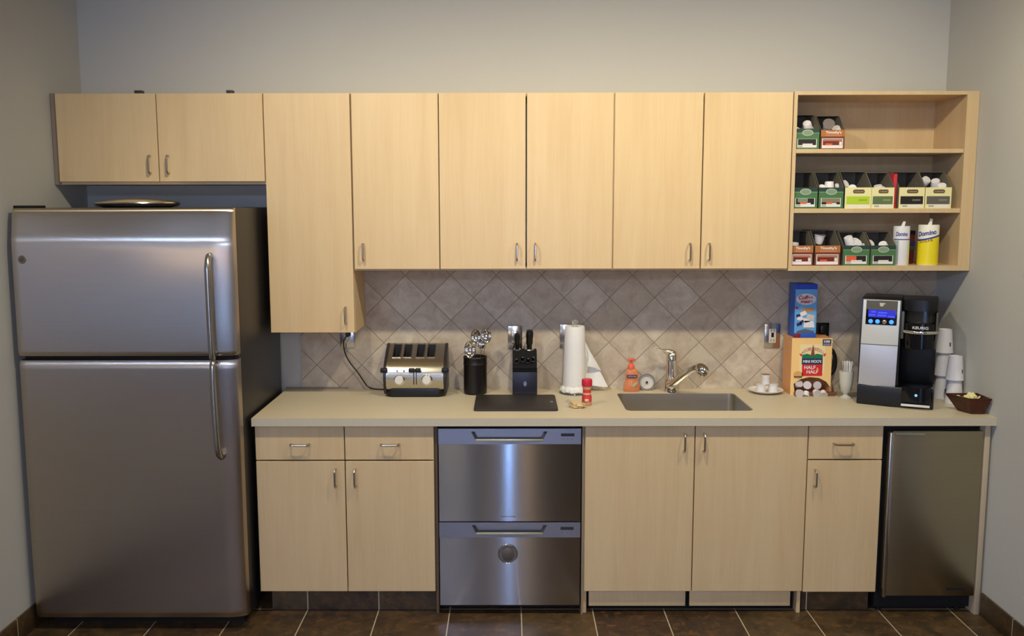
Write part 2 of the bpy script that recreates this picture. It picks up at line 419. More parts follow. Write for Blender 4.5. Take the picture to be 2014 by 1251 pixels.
# open shelf unit
t = thing('open_shelf_cabinet', 'open maple wall cabinet with two shelves holding coffee pod cartons', 'cabinet', (1.62, 0, 1.457))
bm = bmesh.new()
box(bm, 1.2235, 1.2385, YU, -.0105, 1.457, 2.229); box(bm, 1.966, 2.018, YU, -.0105, 1.457, 2.229)
box(bm, 1.2385, 1.966, YU, -.0105, 2.214, 2.229); box(bm, 1.2385, 1.966, YU, -.0105, 1.457, 1.479)
box(bm, 1.2385, 1.966, -.020, -.0105, 1.479, 2.214)
obj('body', bm, WOODI, t)
for a, b in ((1.967, 1.985), (1.709, 1.729)):
    obj('shelf', Box(1.2387, 1.9658, -.314, -.0205, a, b, bev=.0015, seg=1), WOODI, t)
DOT = mat('dot_metal', (220, 214, 200), .25, 1.)
for px_ in (1.352, 1.568):
    obj('shiny_dot', Lathe([(0, 0), (.004, 0), (.004, .004), (0, .005)], (px_, -.020, 2.152), n=12, rot=Matrix.Rotation(PI/2, 3, 'X')), DOT, t)  # small shiny round dots on the back panel
# little dark clips on top of the over-fridge cabinet
for k, (x0, x1) in enumerate(((-1.622, -1.588), (-1.224, -1.196))):
    t = obj('cabinet_clip', Box(x0, x1, -.305, -.275, ZT, ZT+.0125, bev=.002), mat('clip_dark', (58, 52, 56), .5))
    tag(t, ('wider small dark clip on top of the fridge cabinet, nearer the left wall', 'narrower small dark clip on top of the fridge cabinet, nearer the tall cabinet')[k], 'clip', 'clips on top of the wall cabinet')

YB = -.598
# base cabinets
t = thing('base_cabinet', 'two-drawer two-door maple base cabinet beside the refrigerator', 'cabinet', (-.69, 0, .1))
obj('body', carcass(bmesh.new(), -1.071, -.320, -.578, -.002, .1, .832), WOOD, t)
for x0, x1, h0, h1, dx in ((-1.0715, -.695, -.923, -.839, -.735), (-.695, -.319, -.544, -.462, -.6525)):
    d = door(t, x0, x1, .682, .830, YB, 'drawer'); bar_pull(d, h0, .753, 0, YB, True, h1)
    d = door(t, x0, x1, .103, .680, YB); bar_pull(d, dx, .567, .649, YB)
t = thing('base_cabinet', 'wide two-door maple base cabinet under the sink', 'cabinet', (.78, 0, .1))
bm = carcass(bmesh.new(), .312, 1.2475, -.578, -.002, .1, .832)
bmesh.ops.delete(bm, geom=[f for f in bm.faces if f.calc_center_median().z > .80 and .33 < f.calc_center_median().x < 1.22], context='FACES')
box(bm, .312, .327, -.578, -.45, 0, .1); box(bm, 1.2325, 1.2475, -.578, -.45, 0, .1)
obj('body', bm, WOOD, t)
d = door(t, .313, .775, .103, .830, YB); bar_pull(d, .7285, .719, .80, YB)
d = door(t, .775, 1.2485, .103, .830, YB); bar_pull(d, .811, .719, .80, YB)
obj('toe_panel', Box(.338, .754, -.577, -.563, .030, .1005, bev=.001), WOOD, t)
obj('toe_panel', Box(.772, 1.205, -.577, -.563, .030, .1005, bev=.001), WOOD, t)
obj('toe_recess', Box(.33, 1.23, -.535, -.53, .0, .1), DARKI, t)
t = thing('base_cabinet', 'narrow one-drawer one-door maple base cabinet left of the undercounter cooler', 'cabinet', (1.4, 0, .1))
obj('body', carcass(bmesh.new(), 1.2495, 1.563, -.578, -.002, .1, .832), WOOD, t)
d = door(t, 1.249, 1.563, .684, .829, YB, 'drawer'); bar_pull(d, 1.351, .754, 0, YB, True, 1.438)
d = door(t, 1.249, 1.563, .100, .682, YB); bar_pull(d, 1.2815, .566, .645, YB)
tag(obj('end_panel', Box(1.987, 2.0095, YB, -.002, 0, .832, bev=.001), mat('end_panel_laminate', (196, 178, 146), .45)), 'tall narrow pale end panel between undercounter cooler and right wall', 'panel')

# worktop with sink cut-out
SX0, SX1, SY0, SY1 = .500, 1.050, -.487, -.115
bm = bmesh.new()
def loop(pts, z):
    vs = [bm.verts.new((p[0], p[1], z)) for p in pts]
    return [bm.edges.new((vs[i], vs[(i+1) % len(vs)])) for i in range(len(vs))]
es = loop([(-1.076, -.6228), (XR-.001, -.6228), (XR-.001, -.0105), (-1.076, -.0105)], .868)+loop(rrect(SX0, SX1, SY0, SY1, .03), .868)
g_ = bmesh.ops.triangle_fill(bm, use_beauty=True, use_dissolve=False, edges=es)
fs = [f for f in g_['geom'] if isinstance(f, bmesh.types.BMFace)]
ex = bmesh.ops.extrude_face_region(bm, geom=fs)
bmesh.ops.translate(bm, vec=(0, 0, -.034), verts=[v for v in ex['geom'] if isinstance(v, bmesh.types.BMVert)])
tag(obj('worktop', bm, COUNTER, angle=25), 'long pale speckled stone worktop with sink cut-out', 'worktop')
# sink
bm = bmesh.new()
def ring(pts, z): return [bm.verts.new((p[0], p[1], z)) for p in pts]
levels = [(-.0006, .03, .8674), (-.0025, .03, .8655), (-.0028, .03, .833), (-.004, .03, .70), (-.008, .03, .672), (-.022, .03, .662), (-.16, .01, .655)]
prev = None
for off, r_, z in levels:
    rr = ring(rrect(SX0-off, SX1+off, SY0-off, SY1+off, max(.005, r_+max(off, -.02))), z)
    if prev:
        for i in range(len(rr)): bm.faces.new((prev[i], prev[(i+1) % len(rr)], rr[(i+1) % len(rr)], rr[i]))
    prev = rr
bm.faces.new(prev)
t = thing('sink', 'rectangular stainless steel undermount sink bowl in the worktop', 'sink', (.775, -.3, .655))
obj('bowl', bm, steel_mat('sink_steel', (206, 200, 186), .36, 0, 0), t)
obj('drain', Lathe([(0, .001), (.02, .001), (.042, .004), (.045, .001), (.045, 0)], (.775, -.26, .655), cap=False), CHROME, t)
obj('maker_plate', Box(.745, .805, -.1125, -.1115, .800, .812), mat('plate_grey', (150, 146, 138), .4, .8), t)

# ------------------------------------------------------------------ refrigerator
FX0, FX1, FY = -1.960, -1.092, -.752
t = thing('refrigerator', 'large stainless steel refrigerator with top freezer beside the left wall', 'refrigerator', (-1.53, -.4, 0))
obj('cabinet_shell', Box(FX0+.006, FX1-.002, -.675, -.03, .03, 1.738, bev=.006), FSIDE, t)
def fridge_door(name, z0, z1, tiltf):
    NX, NZ = 60, 60; TH = .07
    zs = [z0+(z1-z0)*j/NZ for j in range(NZ+1)]
    # set-back from the tilt profile, integrated outwards from the lowest set-back
    sb = [0.]
    for a, b in zip(zs, zs[1:]): sb.append(sb[-1]+math.tan(math.radians(tiltf((a+b)/2)))*(b-a))
    m0 = min(sb); sb = [s-m0 for s in sb]
    xs = [FX0+(FX1-FX0)*(i/NX) for i in range(NX+1)]
    xs = [x for x in xs if x < FX1-.08]+[FX1-.08+.08*math.sin(PI/2*i/16) for i in range(17)]
    bm = bmesh.new(); G = []
    for j, z in enumerate(zs):
        row = []
        for x in xs:
            er = max(0, (x-(FX1-.08))/.08); el = max(0, ((FX0+.02)-x)/.02)
            ez = max(0, (z-(z1-.012))/.012, ((z0+.010)-z)/.010)
            y = FY+sb[j]+.030*(1-math.sqrt(max(0, 1-er*er*.96)))+.010*(1-math.sqrt(max(0, 1-el*el*.96)))+.008*(1-math.sqrt(max(0, 1-ez*ez*.96)))
            wob = .0016*math.sin((x-FX0)*9.5+1.2)*math.exp(-((z-1.62)/.10)**2)
            row.append(bm.verts.new((x, y+wob, z)))
        G.append(row)
    for j in range(len(zs)-1):
        for i in range(len(xs)-1): bm.faces.new((G[j][i], G[j][i+1], G[j+1][i+1], G[j+1][i]))
    # sides and back
    rim = G[0]+[r[-1] for r in G[1:]]+list(reversed(G[-1][:-1]))+[r[0] for r in reversed(G[1:-1])]
    back = [bm.verts.new((v.co.x, FY+TH, v.co.z)) for v in rim]; n = len(rim)
    for i in range(n): bm.faces.new((rim[i], back[i], back[(i+1) % n], rim[(i+1) % n]))
    bm.faces.new(back)
    return obj(name, bm, FRIDGE, t, angle=40)
def tilt_top(z):
    k = min(1, max(0, (z-1.575)/.06)); k = k*k*(3-2*k)
    return .1+10*k+max(0, z-1.69)*30
fz = fridge_door('freezer_door', 1.152, 1.738, tilt_top)
fd = fridge_door('fridge_door', .056, 1.134, lambda z: (.3 if z > .5 else .3-(.5-z)*4))
obj('door_gasket', Box(FX0+.01, FX1-.012, -.705, -.672, .06, 1.735), BLACKM, t)
obj('door_gap_strip', Box(FX0+.012, FX1-.02, -.715, -.69, 1.130, 1.156), BLACKM, t)
obj('kick_grille', Box(FX0+.03, FX1-.03, -.66, -.60, .0, .055), BLACKM, t)
obj('hinge_cover', Box(FX0+.004, FX0+.085, -.72, -.62, 1.738, 1.748, bev=.003), BLACKM, t)
for xx in (FX0+.08, FX1-.08): obj('foot', Lathe([(.02, 0), (.02, .03)], (xx, -.1, 0), n=14), BLACKM, t)
hx = -1.176
HND = steel_mat('handle_steel', (176, 172, 164), .28, 0, 0)
p = smooth_path([(hx, FY+.006, 1.548), (hx+.001, FY-.022, 1.545), (hx+.003, FY-.044, 1.515), (hx+.004, FY-.05, 1.46), (hx+.005, FY-.050, 1.30), (hx+.006, FY-.046, 1.17), (hx+.006, FY-.036, 1.152)])
obj('handle', Tube(p, .0125, n=16, flat=1.25), HND, fz)
obj('handle_mount', Box(hx-.003, hx+.015, FY-.035, FY+.004, 1.152, 1.172, bev=.004), HND, fz)
p = smooth_path([(hx+.006, FY-.036, 1.131), (hx+.007, FY-.046, 1.11), (hx+.008, FY-.050, 1.0), (hx+.012, FY-.050, .84), (hx+.014, FY-.044, .775), (hx+.017, FY-.022, .750), (hx+.018, FY+.004, .748)])
obj('handle', Tube(p, .0125, n=16, flat=1.25), HND, fd)
obj('handle_mount', Box(hx-.002, hx+.016, FY-.035, FY+.004, 1.108, 1.131, bev=.004), HND, fd)
bd = obj('badge', Lathe([(0, .004), (.0145, .004), (.017, .002), (.017, 0)], (-1.917, FY+.004, 1.537), n=32, rot=Matrix.Rotation(PI/2, 3, 'X')), mat('badge_grey', (150, 140, 130), .3, .9), fz)
lettering('GE', -1.917, FY-.0002, 1.537, .016, .012, mat('badge_letter', (60, 55, 52), .4), bd, shear=.2)

# silver platter on top
tag(obj('serving_platter', Lathe([(0, .0), (.13, .0), (.160, .008), (.170, .018), (.168, .023), (.14, .029), (.08, .036), (.03, .039), (0, .039)], (-1.567, -.46, 1.738), n=64), mat('platter_silver', (222, 219, 210), .2, 1.)), 'round shiny silver platter lying on top of the refrigerator', 'platter')

# ------------------------------------------------------------------ dishwasher drawers
t = thing('dishwasher', 'stainless steel double drawer dishwasher under the worktop', 'dishwasher', (0, -.3, 0))
obj('tub_casing', Box(-.302, .302, -.560, -.02, .02, .826), DARKI, t)
obj('side_trim', Box(-.3175, -.306, -.585, -.03, .0, .832), mat('trim_dark_wood', (104, 84, 62), .6), t)
obj('side_trim', Box(.303, .3105, -.597, -.03, .0, .832), mat('trim_pale_wood', (150, 130, 104), .6), t)
obj('plinth', Box(-.29, .29, -.52, -.50, 0, .05), BLACKM, t)
PANEL = steel_mat('panel_steel', (172, 172, 176), .36, 0, 0)
def dw_drawer(z0, z1, zp, logo):
    d = obj('drawer', Prism([(-.600, z0), (-.600, zp), (-.56, zp), (-.56, z0)], 'yz', -.301, .297, bev=.002), DWS, t)
    # control panel with recessed pull
    px0, px1 = -.163, .156; zt = z1; pz0, pz1 = zp+.014, z1-.012
    bm = bmesh.new()
    box(bm, -.301, px0, -.602, -.56, zp, zt); box(bm, px1, .297, -.602, -.56, zp, zt)
    box(bm, px0, px1, -.602, -.56, pz1, zt); box(bm, px0, px1, -.602, -.56, zp, pz0)
    c = obj('control_panel', bm, PANEL, d)
    bm = bmesh.new()
    A = [(px0, pz1, -.6022), (px1, pz1, -.6022), (px1-.02, pz0, -.6022), (px0+.02, pz0, -.6022)]
    B = [(px0+.012, pz1-.003, -.575), (px1-.012, pz1-.003, -.575), (px1-.026, pz0+.010, -.575), (px0+.026, pz0+.010, -.575)]
    va = [bm.verts.new((a, y, z)) for a, z, y in A]; vb = [bm.verts.new((a, y, z)) for a, z, y in B]
    for i in range(4): bm.faces.new((va[i], va[(i+1) % 4], vb[(i+1) % 4], vb[i]))
    bm.faces.new(vb)
    # wedges closing the slanted ends
    for s, xa, xb in ((1, px0, px0+.02), (-1, px1, px1-.02)):
        v = [bm.verts.new((xa, -.6022, pz1)), bm.verts.new((xb, -.6022, pz0)), bm.verts.new((xa, -.6022, pz0))]
        bm.faces.new(v)
    h = obj('handle_recess', bm, PANEL, c)
    obj('grip_lip', Box(px0+.018, px1-.018, -.6045, -.600, pz0-.002, pz0+.008, bev=.001), mat('lip_pale', (214, 208, 170), .35, .7), c)
    dx = .213; obj('display', Box(dx, dx+.056, -.6028, -.6015, zt-.033, zt-.020), mat('display_dark', (52, 50, 50), .3), c)
    for k in range(3): obj('button', Box(dx+.006+k*.018, dx+.014+k*.018, -.6028, -.6015, zt-.045, zt-.041), mat('button_grey', (128, 126, 124), .4), c)
    if logo: lettering('FISHER & PAYKEL', -.007, -.6005, .4375, .062, .006, mat('logo_dark', (50, 48, 50), .4), d)
    return d
dw_drawer(.4165, .8185, .752, True)
dw_drawer(.0445, .4125, .346, False)
# round badge on the lower drawer
t = thing('dish_magnet', 'round chrome-ringed clean or dirty magnet on the lower dishwasher drawer', 'magnet', (-.010, -.6005, .274))
RX = Matrix.Rotation(PI/2, 3, 'X')
obj('disc', Lathe([(0, .003), (.038, .003), (.040, 0)], (-.010, -.6005, .274), rot=RX, n=40), mat('magnet_grey', (140, 134, 128), .3, .8), t)
for a0 in (95, 275):
    pts = [(-.010+.0405*math.cos(math.radians(a0+i*10-0)), -.604, .274+.0405*math.sin(math.radians(a0+i*10))) for i in range(18)]
    obj('ring', Tube(pts, .0022, n=8), CHROME, t)
obj('centre_dial', Lathe([(0, .004), (.024, .004), (.027, .003), (.027, 0)], (-.010, -.6035, .272), rot=RX, n=32), mat('dial_brown', (112, 102, 92), .35, .5), t)
for k in range(5):
    for sgn in (1, -1):
        a = PI/2*sgn+(k-2)*.28
        obj('tick_mark', Box(-.011+.032*math.cos(a), -.009+.032*math.cos(a), -.6046, -.6034, .274+.031*math.sin(a)-.003, .274+.031*math.sin(a)+.003), BLACK, t)

# ------------------------------------------------------------------ undercounter cooler
t = thing('beverage_cooler', 'narrow stainless steel undercounter cooler at the right end of the worktop', 'refrigerator', (1.78, -.3, 0))
obj('cabinet_shell', Box(1.572, 1.982, -.560, -.02, .02, .822), BLACKM, t)
BEV = steel_mat('cooler_steel', (176, 166, 140), .30, .7, 0., 'Z', (3, 3, 240))
d = obj('door', Box(1.603, 1.981, -.600, -.565, .085, .806, bev=.003), BEV, t)
obj('handle', Box(1.583, 1.601, -.618, -.565, .085, .806, bev=.005), STEEL, d)
obj('badge', Box(1.862, 1.945, -.6014, -.5995, .110, .122), mat('badge_dark', (40, 38, 36), .4), d)
obj('top_pull', Box(1.613, 1.735, -.6035, -.599, .790, .799, bev=.001), mat('pull_pale', (196, 196, 170), .3, .8), d)
obj('plinth', Box(1.575, 1.98, -.53, -.50, 0, .08), BLACKM, t)
for xx in (1.60, 1.94): obj('foot', Lathe([(.012, 0), (.012, .03)], (xx, -.54, 0), n=12), BLACKM, t)

# ------------------------------------------------------------------ outlets
PLATE = steel_mat('plate_steel', (190, 186, 180), .18, 0, 0)
def outlet(x0, x1, z0, z1, label, kind='duplex', plug=False, blackface=False):
    t = thing('outlet', label, 'outlet', ((x0+x1)/2, -.0105, (z0+z1)/2), group=None)
    obj('cover_plate', Box(x0, x1, -.017, -.0105, z0, z1, bev=.003), PLATE if not blackface else BLACK, t)
    cx, cz = (x0+x1)/2, (z0+z1)/2
    if kind == 'duplex':
        r = obj('receptacle', Box(cx-.017, cx+.017, -.0195, -.016, cz-.034, cz+.034, bev=.002), mat('receptacle_ivory', (212, 205, 190), .4) if not blackface else BLACKM, t)
        for s in (.018, -.018):
            bm = bmesh.new()
            box(bm, cx-.008, cx-.0055, -.0200, -.0193, cz+s-.004, cz+s+.006); box(bm, cx+.0055, cx+.008, -.0200, -.0193, cz+s-.004, cz+s+.006); box(bm, cx-.002, cx+.002, -.0200, -.0193, cz+s-.011, cz+s-.007)
            obj('socket_slots', bm, BLACK, r)
    elif kind == 'gfci':
        r = obj('receptacle', Box(cx-.017, cx+.017, -.0195, -.016, cz-.034, cz+.034, bev=.002), mat('receptacle_ivory', (212, 205, 190), .4), t)
        bm = bmesh.new()
        box(bm, cx-.006, cx+.006, -.0205, -.0193, cz-.006, cz+.016)
        for s in (.024, -.022): box(bm, cx-.008, cx-.0055, -.0205, -.0193, cz+s-.004, cz+s+.006); box(bm, cx+.0055, cx+.008, -.0205, -.0193, cz+s-.004, cz+s+.006)
        obj('socket_slots', bm, BLACK, r)
    else:
        obj('switch', Box(cx-.016, cx+.016, -.021, -.016, cz-.032, cz+.032, bev=.002), PLATE, t)
    return t
outlet(-.812, -.742, 1.068, 1.183, 'steel outlet plate under the tall cabinet with a black plug in it')
outlet(-.010, .058, 1.062, 1.175, 'brightly reflecting steel switch plate behind the knife block', 'switch')
outlet(.238, .306, 1.066, 1.182, 'steel switch plate mostly hidden behind the paper towel roll', 'switch')
outlet(1.214, 1.289, 1.066, 1.183, 'steel outlet plate with ivory test-button sockets right of the faucet', 'gfci')
outlet(1.448, 1.521, 1.075, 1.187, 'black outlet plate behind the half and half carton', 'duplex', blackface=True)

# ------------------------------------------------------------------ toaster
t = thing('toaster', 'brushed steel four-slot toaster with black base and two white dials', 'toaster', (-.44, -.13, .868))
TX0, TX1 = -.582, -.293
prof = [(-.200, .905), (-.212, .925), (-.218, .955), (-.214, .985), (-.200, 1.008), (-.178, 1.027), (-.150, 1.043), (-.10, 1.070), (-.06, 1.091), (-.045, 1.096), (-.033, 1.090), (-.026, 1.07), (-.024, .905)]
TS = steel_mat('toaster_steel', (196, 190, 176), .24, .6, 0., 'Z', (200, 3, 3))
# shell with four open slots: built as strips across x
slots = [(-.545, -.511), (-.495, -.461), (-.435, -.401), (-.385, -.351)]
bm = bmesh.new()
bounds = [TX0+.012]+[v for s in slots for v in s]+[TX1-.012]
def strip(bm, xa, xb, pr):
    A = [bm.verts.new((xa, y, z)) for y, z in pr]; B = [bm.verts.new((xb, y, z)) for y, z in pr]
    for i in range(len(pr)-1): bm.faces.new((A[i], A[i+1], B[i+1], B[i]))
i_s, i_e = 6, 9           # the sloping top between these profile points carries the slots
sl0 = (-.148, 1.044); sl1 = (-.058, 1.092)
for k in range(len(bounds)-1):
    xa, xb = bounds[k], bounds[k+1]
    if k % 2 == 0: strip(bm, xa, xb, prof)
    else:
        strip(bm, xa, xb, prof[:6]+[(-.150, 1.043), sl0]); strip(bm, xa, xb, [sl1]+prof[9:])
obj('shell', bm, TS, t)
bm = bmesh.new()
for xa, xb in slots:
    for x_ in (xa, xb): bm.faces.new([bm.verts.new(q) for q in ((x_, -.148, 1.044), (x_, -.148, .93), (x_, -.058, .93), (x_, -.058, 1.092))])
    for ya, za in ((-.148, 1.044), (-.058, 1.092)): bm.faces.new([bm.verts.new(q) for q in ((xa, ya, za), (xb, ya, za), (xb, ya, .95), (xa, ya, .95))])
    bm.faces.new([bm.verts.new(q) for q in ((xa, -.148, .95), (xb, -.148, .95), (xb, -.058, .95), (xa, -.058, .95))])
obj('slot_lining', bm, mat('slot_dark', (30, 26, 22), .6), t)
for xa, xb in slots:
    fr = obj('slot_frame', Tube([(xa-.002, -.150, 1.0455), (xa-.002, -.056, 1.0955), (xb+.002, -.056, 1.0955), (xb+.002, -.150, 1.0455), (xa-.002, -.150, 1.0455)], .0016, n=6), STEEL, t)
    for dx in (.007, .027):
        obj('guard_wire', Tube([(xa+dx, -.14, 1.02), (xa+dx, -.066, 1.06)], .001, n=6), STEEL, t)
side = [(-.190, .880)]+[(y-.001, z+.001) for y, z in prof]+[(-.034, .880)]
for xa, xb in ((TX0, TX0+.014), (TX1-.014, TX1)):
    obj('side_panel', Prism(side, 'yz', xa, xb, bev=.003), mat('toaster_side', (44, 42, 42), .35), t)
obj('base', Prism(rrect(TX0+.008, TX1-.008, -.204, -.028, .03), 'xy', .870, .908, bev=.006), BLACK, t)
for xx in (TX0+.05, TX1-.05):
    for yy in (-.18, -.05): obj('foot', Lathe([(.012, 0), (.012, .004)], (xx, yy, .868), n=12), BLACK, t)
# front control plate, bowed like the shell
def bow(z):
    for (y0, z0), (y1, z1) in zip(prof, prof[1:]):
        if z0 <= z <= z1: return y0+(y1-y0)*(z-z0)/(z1-z0)
    return -.2
bm = bmesh.new(); zz = [.918+(1.030-.918)*j/14 for j in range(15)]
A = []
for z in zz:
    ins = .012*max(0, 1-(z-.918)/.012)
    A.append([bm.verts.new((x, bow(z)-.003, z)) for x in (-.560+ins, -.500, -.44, -.38, -.316-ins)])
for a, b in zip(A, A[1:]):
    for i in range(4): bm.faces.new((a[i], a[i+1], b[i+1], b[i]))
ext = bmesh.ops.extrude_face_region(bm, geom=bm.faces[:]); bmesh.ops.translate(bm, vec=(0, .003, 0), verts=[v for v in ext['geom'] if isinstance(v, bmesh.types.BMVert)])
cp = obj('control_plate', bm, TS, t)
for xx in (-.441, -.429): obj('lever_slot', Prism([(bow(z)-.0042, z) for z in (.930, .945, .965, .985, 1.0)]+[(bow(z)-.001, z) for z in (1.0, .985, .965, .945, .930)], 'yz', xx-.002, xx+.002), BLACK, cp)
for xa, xb in ((-.464, -.4365), (-.4345, -.408)): obj('lever', Box(xa, xb, bow(.998)-.028, bow(.998)-.003, .990, 1.006, bev=.004), BLACK, t)
for xx in (TX0-.012, TX1-.020): obj('carry_grip', Box(xx, xx+.032, -.222, -.196, .984, 1.006, bev=.005), BLACK, t)
for xx in (-.508, -.382):
    kk = obj('dial', Lathe([(0, .016), (.017, .016), (.019, .014), (.0205, .003), (.022, 0)], (xx, bow(.952)-.002, .952), rot=Matrix.Rotation(PI/2-.02, 3, 'X'), n=28), mat('dial_white', (226, 222, 210), .35), cp)
    obj('dial_collar', Lathe([(.024, 0), (.0255, .003), (.024, .004)], (xx+.002, bow(.952)-.002, .951), rot=Matrix.Rotation(PI/2-.02, 3, 'X'), n=28), CHROME, kk)
for xx in (-.517, -.486): obj('button', Lathe([(0, .004), (.0045, .004), (.005, 0)], (xx, bow(.992)-.002, .992), rot=Matrix.Rotation(PI/2-.6, 3, 'X'), n=16), mat('button_dark', (60, 60, 66), .3), cp)
cord = smooth_path([(-.772, -.038, 1.131), (-.785, -.043, 1.118), (-.791, -.040, 1.09), (-.786, -.034, 1.045), (-.765, -.030, 1.0), (-.728, -.028, .95), (-.700, -.027, .905), (-.684, -.028, .884), (-.66, -.034, .874), (-.62, -.045, .8725), (-.56, -.06, .8725)], 6)
pc = obj('power_cord', Tube(cord, .0030, n=8), BLACK, t)
obj('plug', Lathe([(0, .022), (.009, .021), (.012, .012), (.012, .0), (0, 0)], (-.772, -.0205, 1.135), rot=RX, n=16), BLACK, pc)

# ------------------------------------------------------------------ utensil crock
cx, cy = -.163, -.115
t = obj('utensil_crock', Lathe([(0, 0), (.048, 0), (.0535, .005), (.0545, .02), (.0545, .138), (.0565, .142), (.0545, .147), (.0545, .168), (.0565, .172), (.0545, .177), (.0515, .177), (.0500, .17), (.0500, .012), (0, .012)], (cx, cy, .868), n=48), mat('crock_black', (24, 20, 18), .38, bump=.1))
tag(t, 'black cylindrical utensil crock with ribbed rim beside the knife block', 'crock')
def ladle(name, label, base, head, rx, rz, tiltx, holes=False, rad=.004):
    t = thing(name, label, 'kitchen utensil', base)
    hb = Vector(head)
    p = [Vector(base), Vector(base)*.5+hb*.5+Vector((0, -.004, 0)), hb+Vector((0, .012, -rz*.9)), hb+Vector((0, .014, -rz*.3))]
    obj('handle', Tube(smooth_path(p, 6), rad, n=8, flat=.5), CHROME, t)
    R = Matrix.Rotation(PI/2+tiltx, 3, 'X'); bm = bmesh.new()
    pr = [(0, -.022), (.4, -.019), (.75, -.011), (.95, -.003), (1.0, .003), (.97, .004), (.9, -.001), (.7, -.009), (.4, -.016), (0, -.019)]
    lathe(bm, [(r, h) for r, h in pr], (0, 0, 0), n=32)
    for v in bm.verts:
        q = Vector((v.co.x*rx, v.co.y*rz, v.co.z)); v.co = R@q+hb
    obj('bowl', bm, CHROME, t)
    return t
ladle('serving_spoon', 'chrome serving spoon leaning lowest, with its back to the crock front', (cx-.012, cy-.01, .885), (-.186, cy-.045, 1.083), .026, .040, -.1)
ladle('ladle', 'tall chrome ladle at the middle of the black crock', (cx, cy+.01, .885), (-.160, cy-.005, 1.138), .024, .036, .15)
ladle('slotted_spoon', 'tallest chrome spoon leaning right in the black crock', (cx+.010, cy, .885), (-.112, cy-.012, 1.142), .026, .036, -.15)
ladle('whisk_spoon', 'slim chrome spoon between the two taller ones in the crock', (cx+.005, cy+.02, .885), (-.134, cy+.012, 1.10), .016, .026, .1)

# ------------------------------------------------------------------ knife block and knives
KB = mat('knife_block_black', (20, 20, 23), .65, spec=.15)
t = thing('knife_block', 'black wooden knife block with sloping top beside the utensil crock', 'knife block', (.068, -.1, .868))
obj('body', Prism([(-.150, .868), (-.150, .985), (-.125, .990), (-.085, 1.066), (-.028, 1.066), (-.028, .868)], 'yz', .012, .126, bev=.003), KB, t)
obj('front_plate', Box(.0115, .1265, -.1535, -.149, .870, .975, bev=.002), mat('knife_plate', (36, 37, 52), .4), t)
obj('emblem', Prism(ellipse(.070, .920, .0075, .012), 'xz', -.1548, -.153), mat('emblem_silver', (150, 150, 160), .3, .8), t)
KH = mat('knife_handle_black', (16, 16, 17), .3)
def knife(label, x, y, z, L, w, lean=.0, fwd=-.35):
    t = thing('kitchen_knife', label, 'knife', (x, y, z), group='knives in the block')
    d = Vector((lean, fwd, 1)).normalized(); b = Vector((x, y, z))
    p = [b-d*.012, b+d*.004, b+d*L*.35, b+d*L*.7, b+d*L*.93, b+d*L]
    obj('handle', Tube(smooth_path(p, 3), [w*.8]*3+[w*.8]*3+[w]*3+[w*1.1]*3+[w*.95]*3+[w*.45], n=12, flat=.75), KH, t)
    obj('bolster', Lathe([(w*.95, -.004), (w*1.05, .002), (w*.9, .006)], b, n=12, rot=d.to_track_quat('Z', 'Y').to_matrix()), CHROME, t)
    return t
knife('black-handled knife standing at the left rear of the knife block', .034, -.070, 1.068, .080, .0175, -.01, -.25)
knife('larger black-handled knife standing at the right rear of the knife block', .091, -.070, 1.068, .096, .0215, .02, -.2)
for k, (x, z, lab) in enumerate(((.030, 1.010, 'short black knife handle at the left of the lower block row'), (.058, 1.018, 'short black knife handle left of centre in the lower block row'), (.084, 1.012, 'short black knife handle right of centre in the lower block row'), (.108, 1.018, 'short black knife handle at the right of the lower block row'))):
    y = -.125+(z-.990)*.526
    knife(lab, x, y, z, .042, .0072, 0, -1.1)

# cutting board
t = thing('cutting_board', 'thin dark rectangular cutting board lying flat near the worktop front', 'cutting board', (.025, -.34, .868))
bm = Prism(rrect(-.156, .206, -.495, -.190, .012), 'xy', .868, .877, bev=.0015)
obj('board', bm, mat('board_dark', (50, 46, 44), .5, bump=.2, bscale=500), t)
obj('maker_mark', Prism(ellipse(.185, -.345, .007, .010, 16), 'xy', .8768, .8775), mat('mark_pale', (150, 144, 138), .5), t)

# ------------------------------------------------------------------ paper towels
cx, cy = .303, -.105
t = thing('paper_towel_roll', 'white paper towel roll standing upright with a loose sheet', 'paper towel', (cx, cy, .882))
obj('roll', Lathe([(.020, .878), (.052, .878), (.0545, .884), (.0535, .95), (.0495, 1.08), (.0465, 1.178), (.044, 1.185), (.020, 1.183), (.019, 1.0), (.019, .879)], (cx, cy, 0), n=56), PAPER, t)
bm = bmesh.new(); n = 56; rings = []
for k, (r0_, z) in enumerate(((.050, .880), (.062, .874), (.067, .880), (.066, .892), (.060, .900), (.054, .904))):
    rings.append([bm.verts.new((cx+(r0_+.0022*math.sin(i*1.9+k)*(k > 0))*math.cos(2*PI*i/n), cy+(r0_+.0022*math.sin(i*1.9+k)*(k > 0))*math.sin(2*PI*i/n), z+.002*math.sin(i*.9))) for i in range(n)])
for a, b in zip(rings, rings[1:]):
    for i in range(n): bm.faces.new((a[i], a[(i+1) % n], b[(i+1) % n], b[i]))
obj('crumpled_hem', bm, PAPER, t)
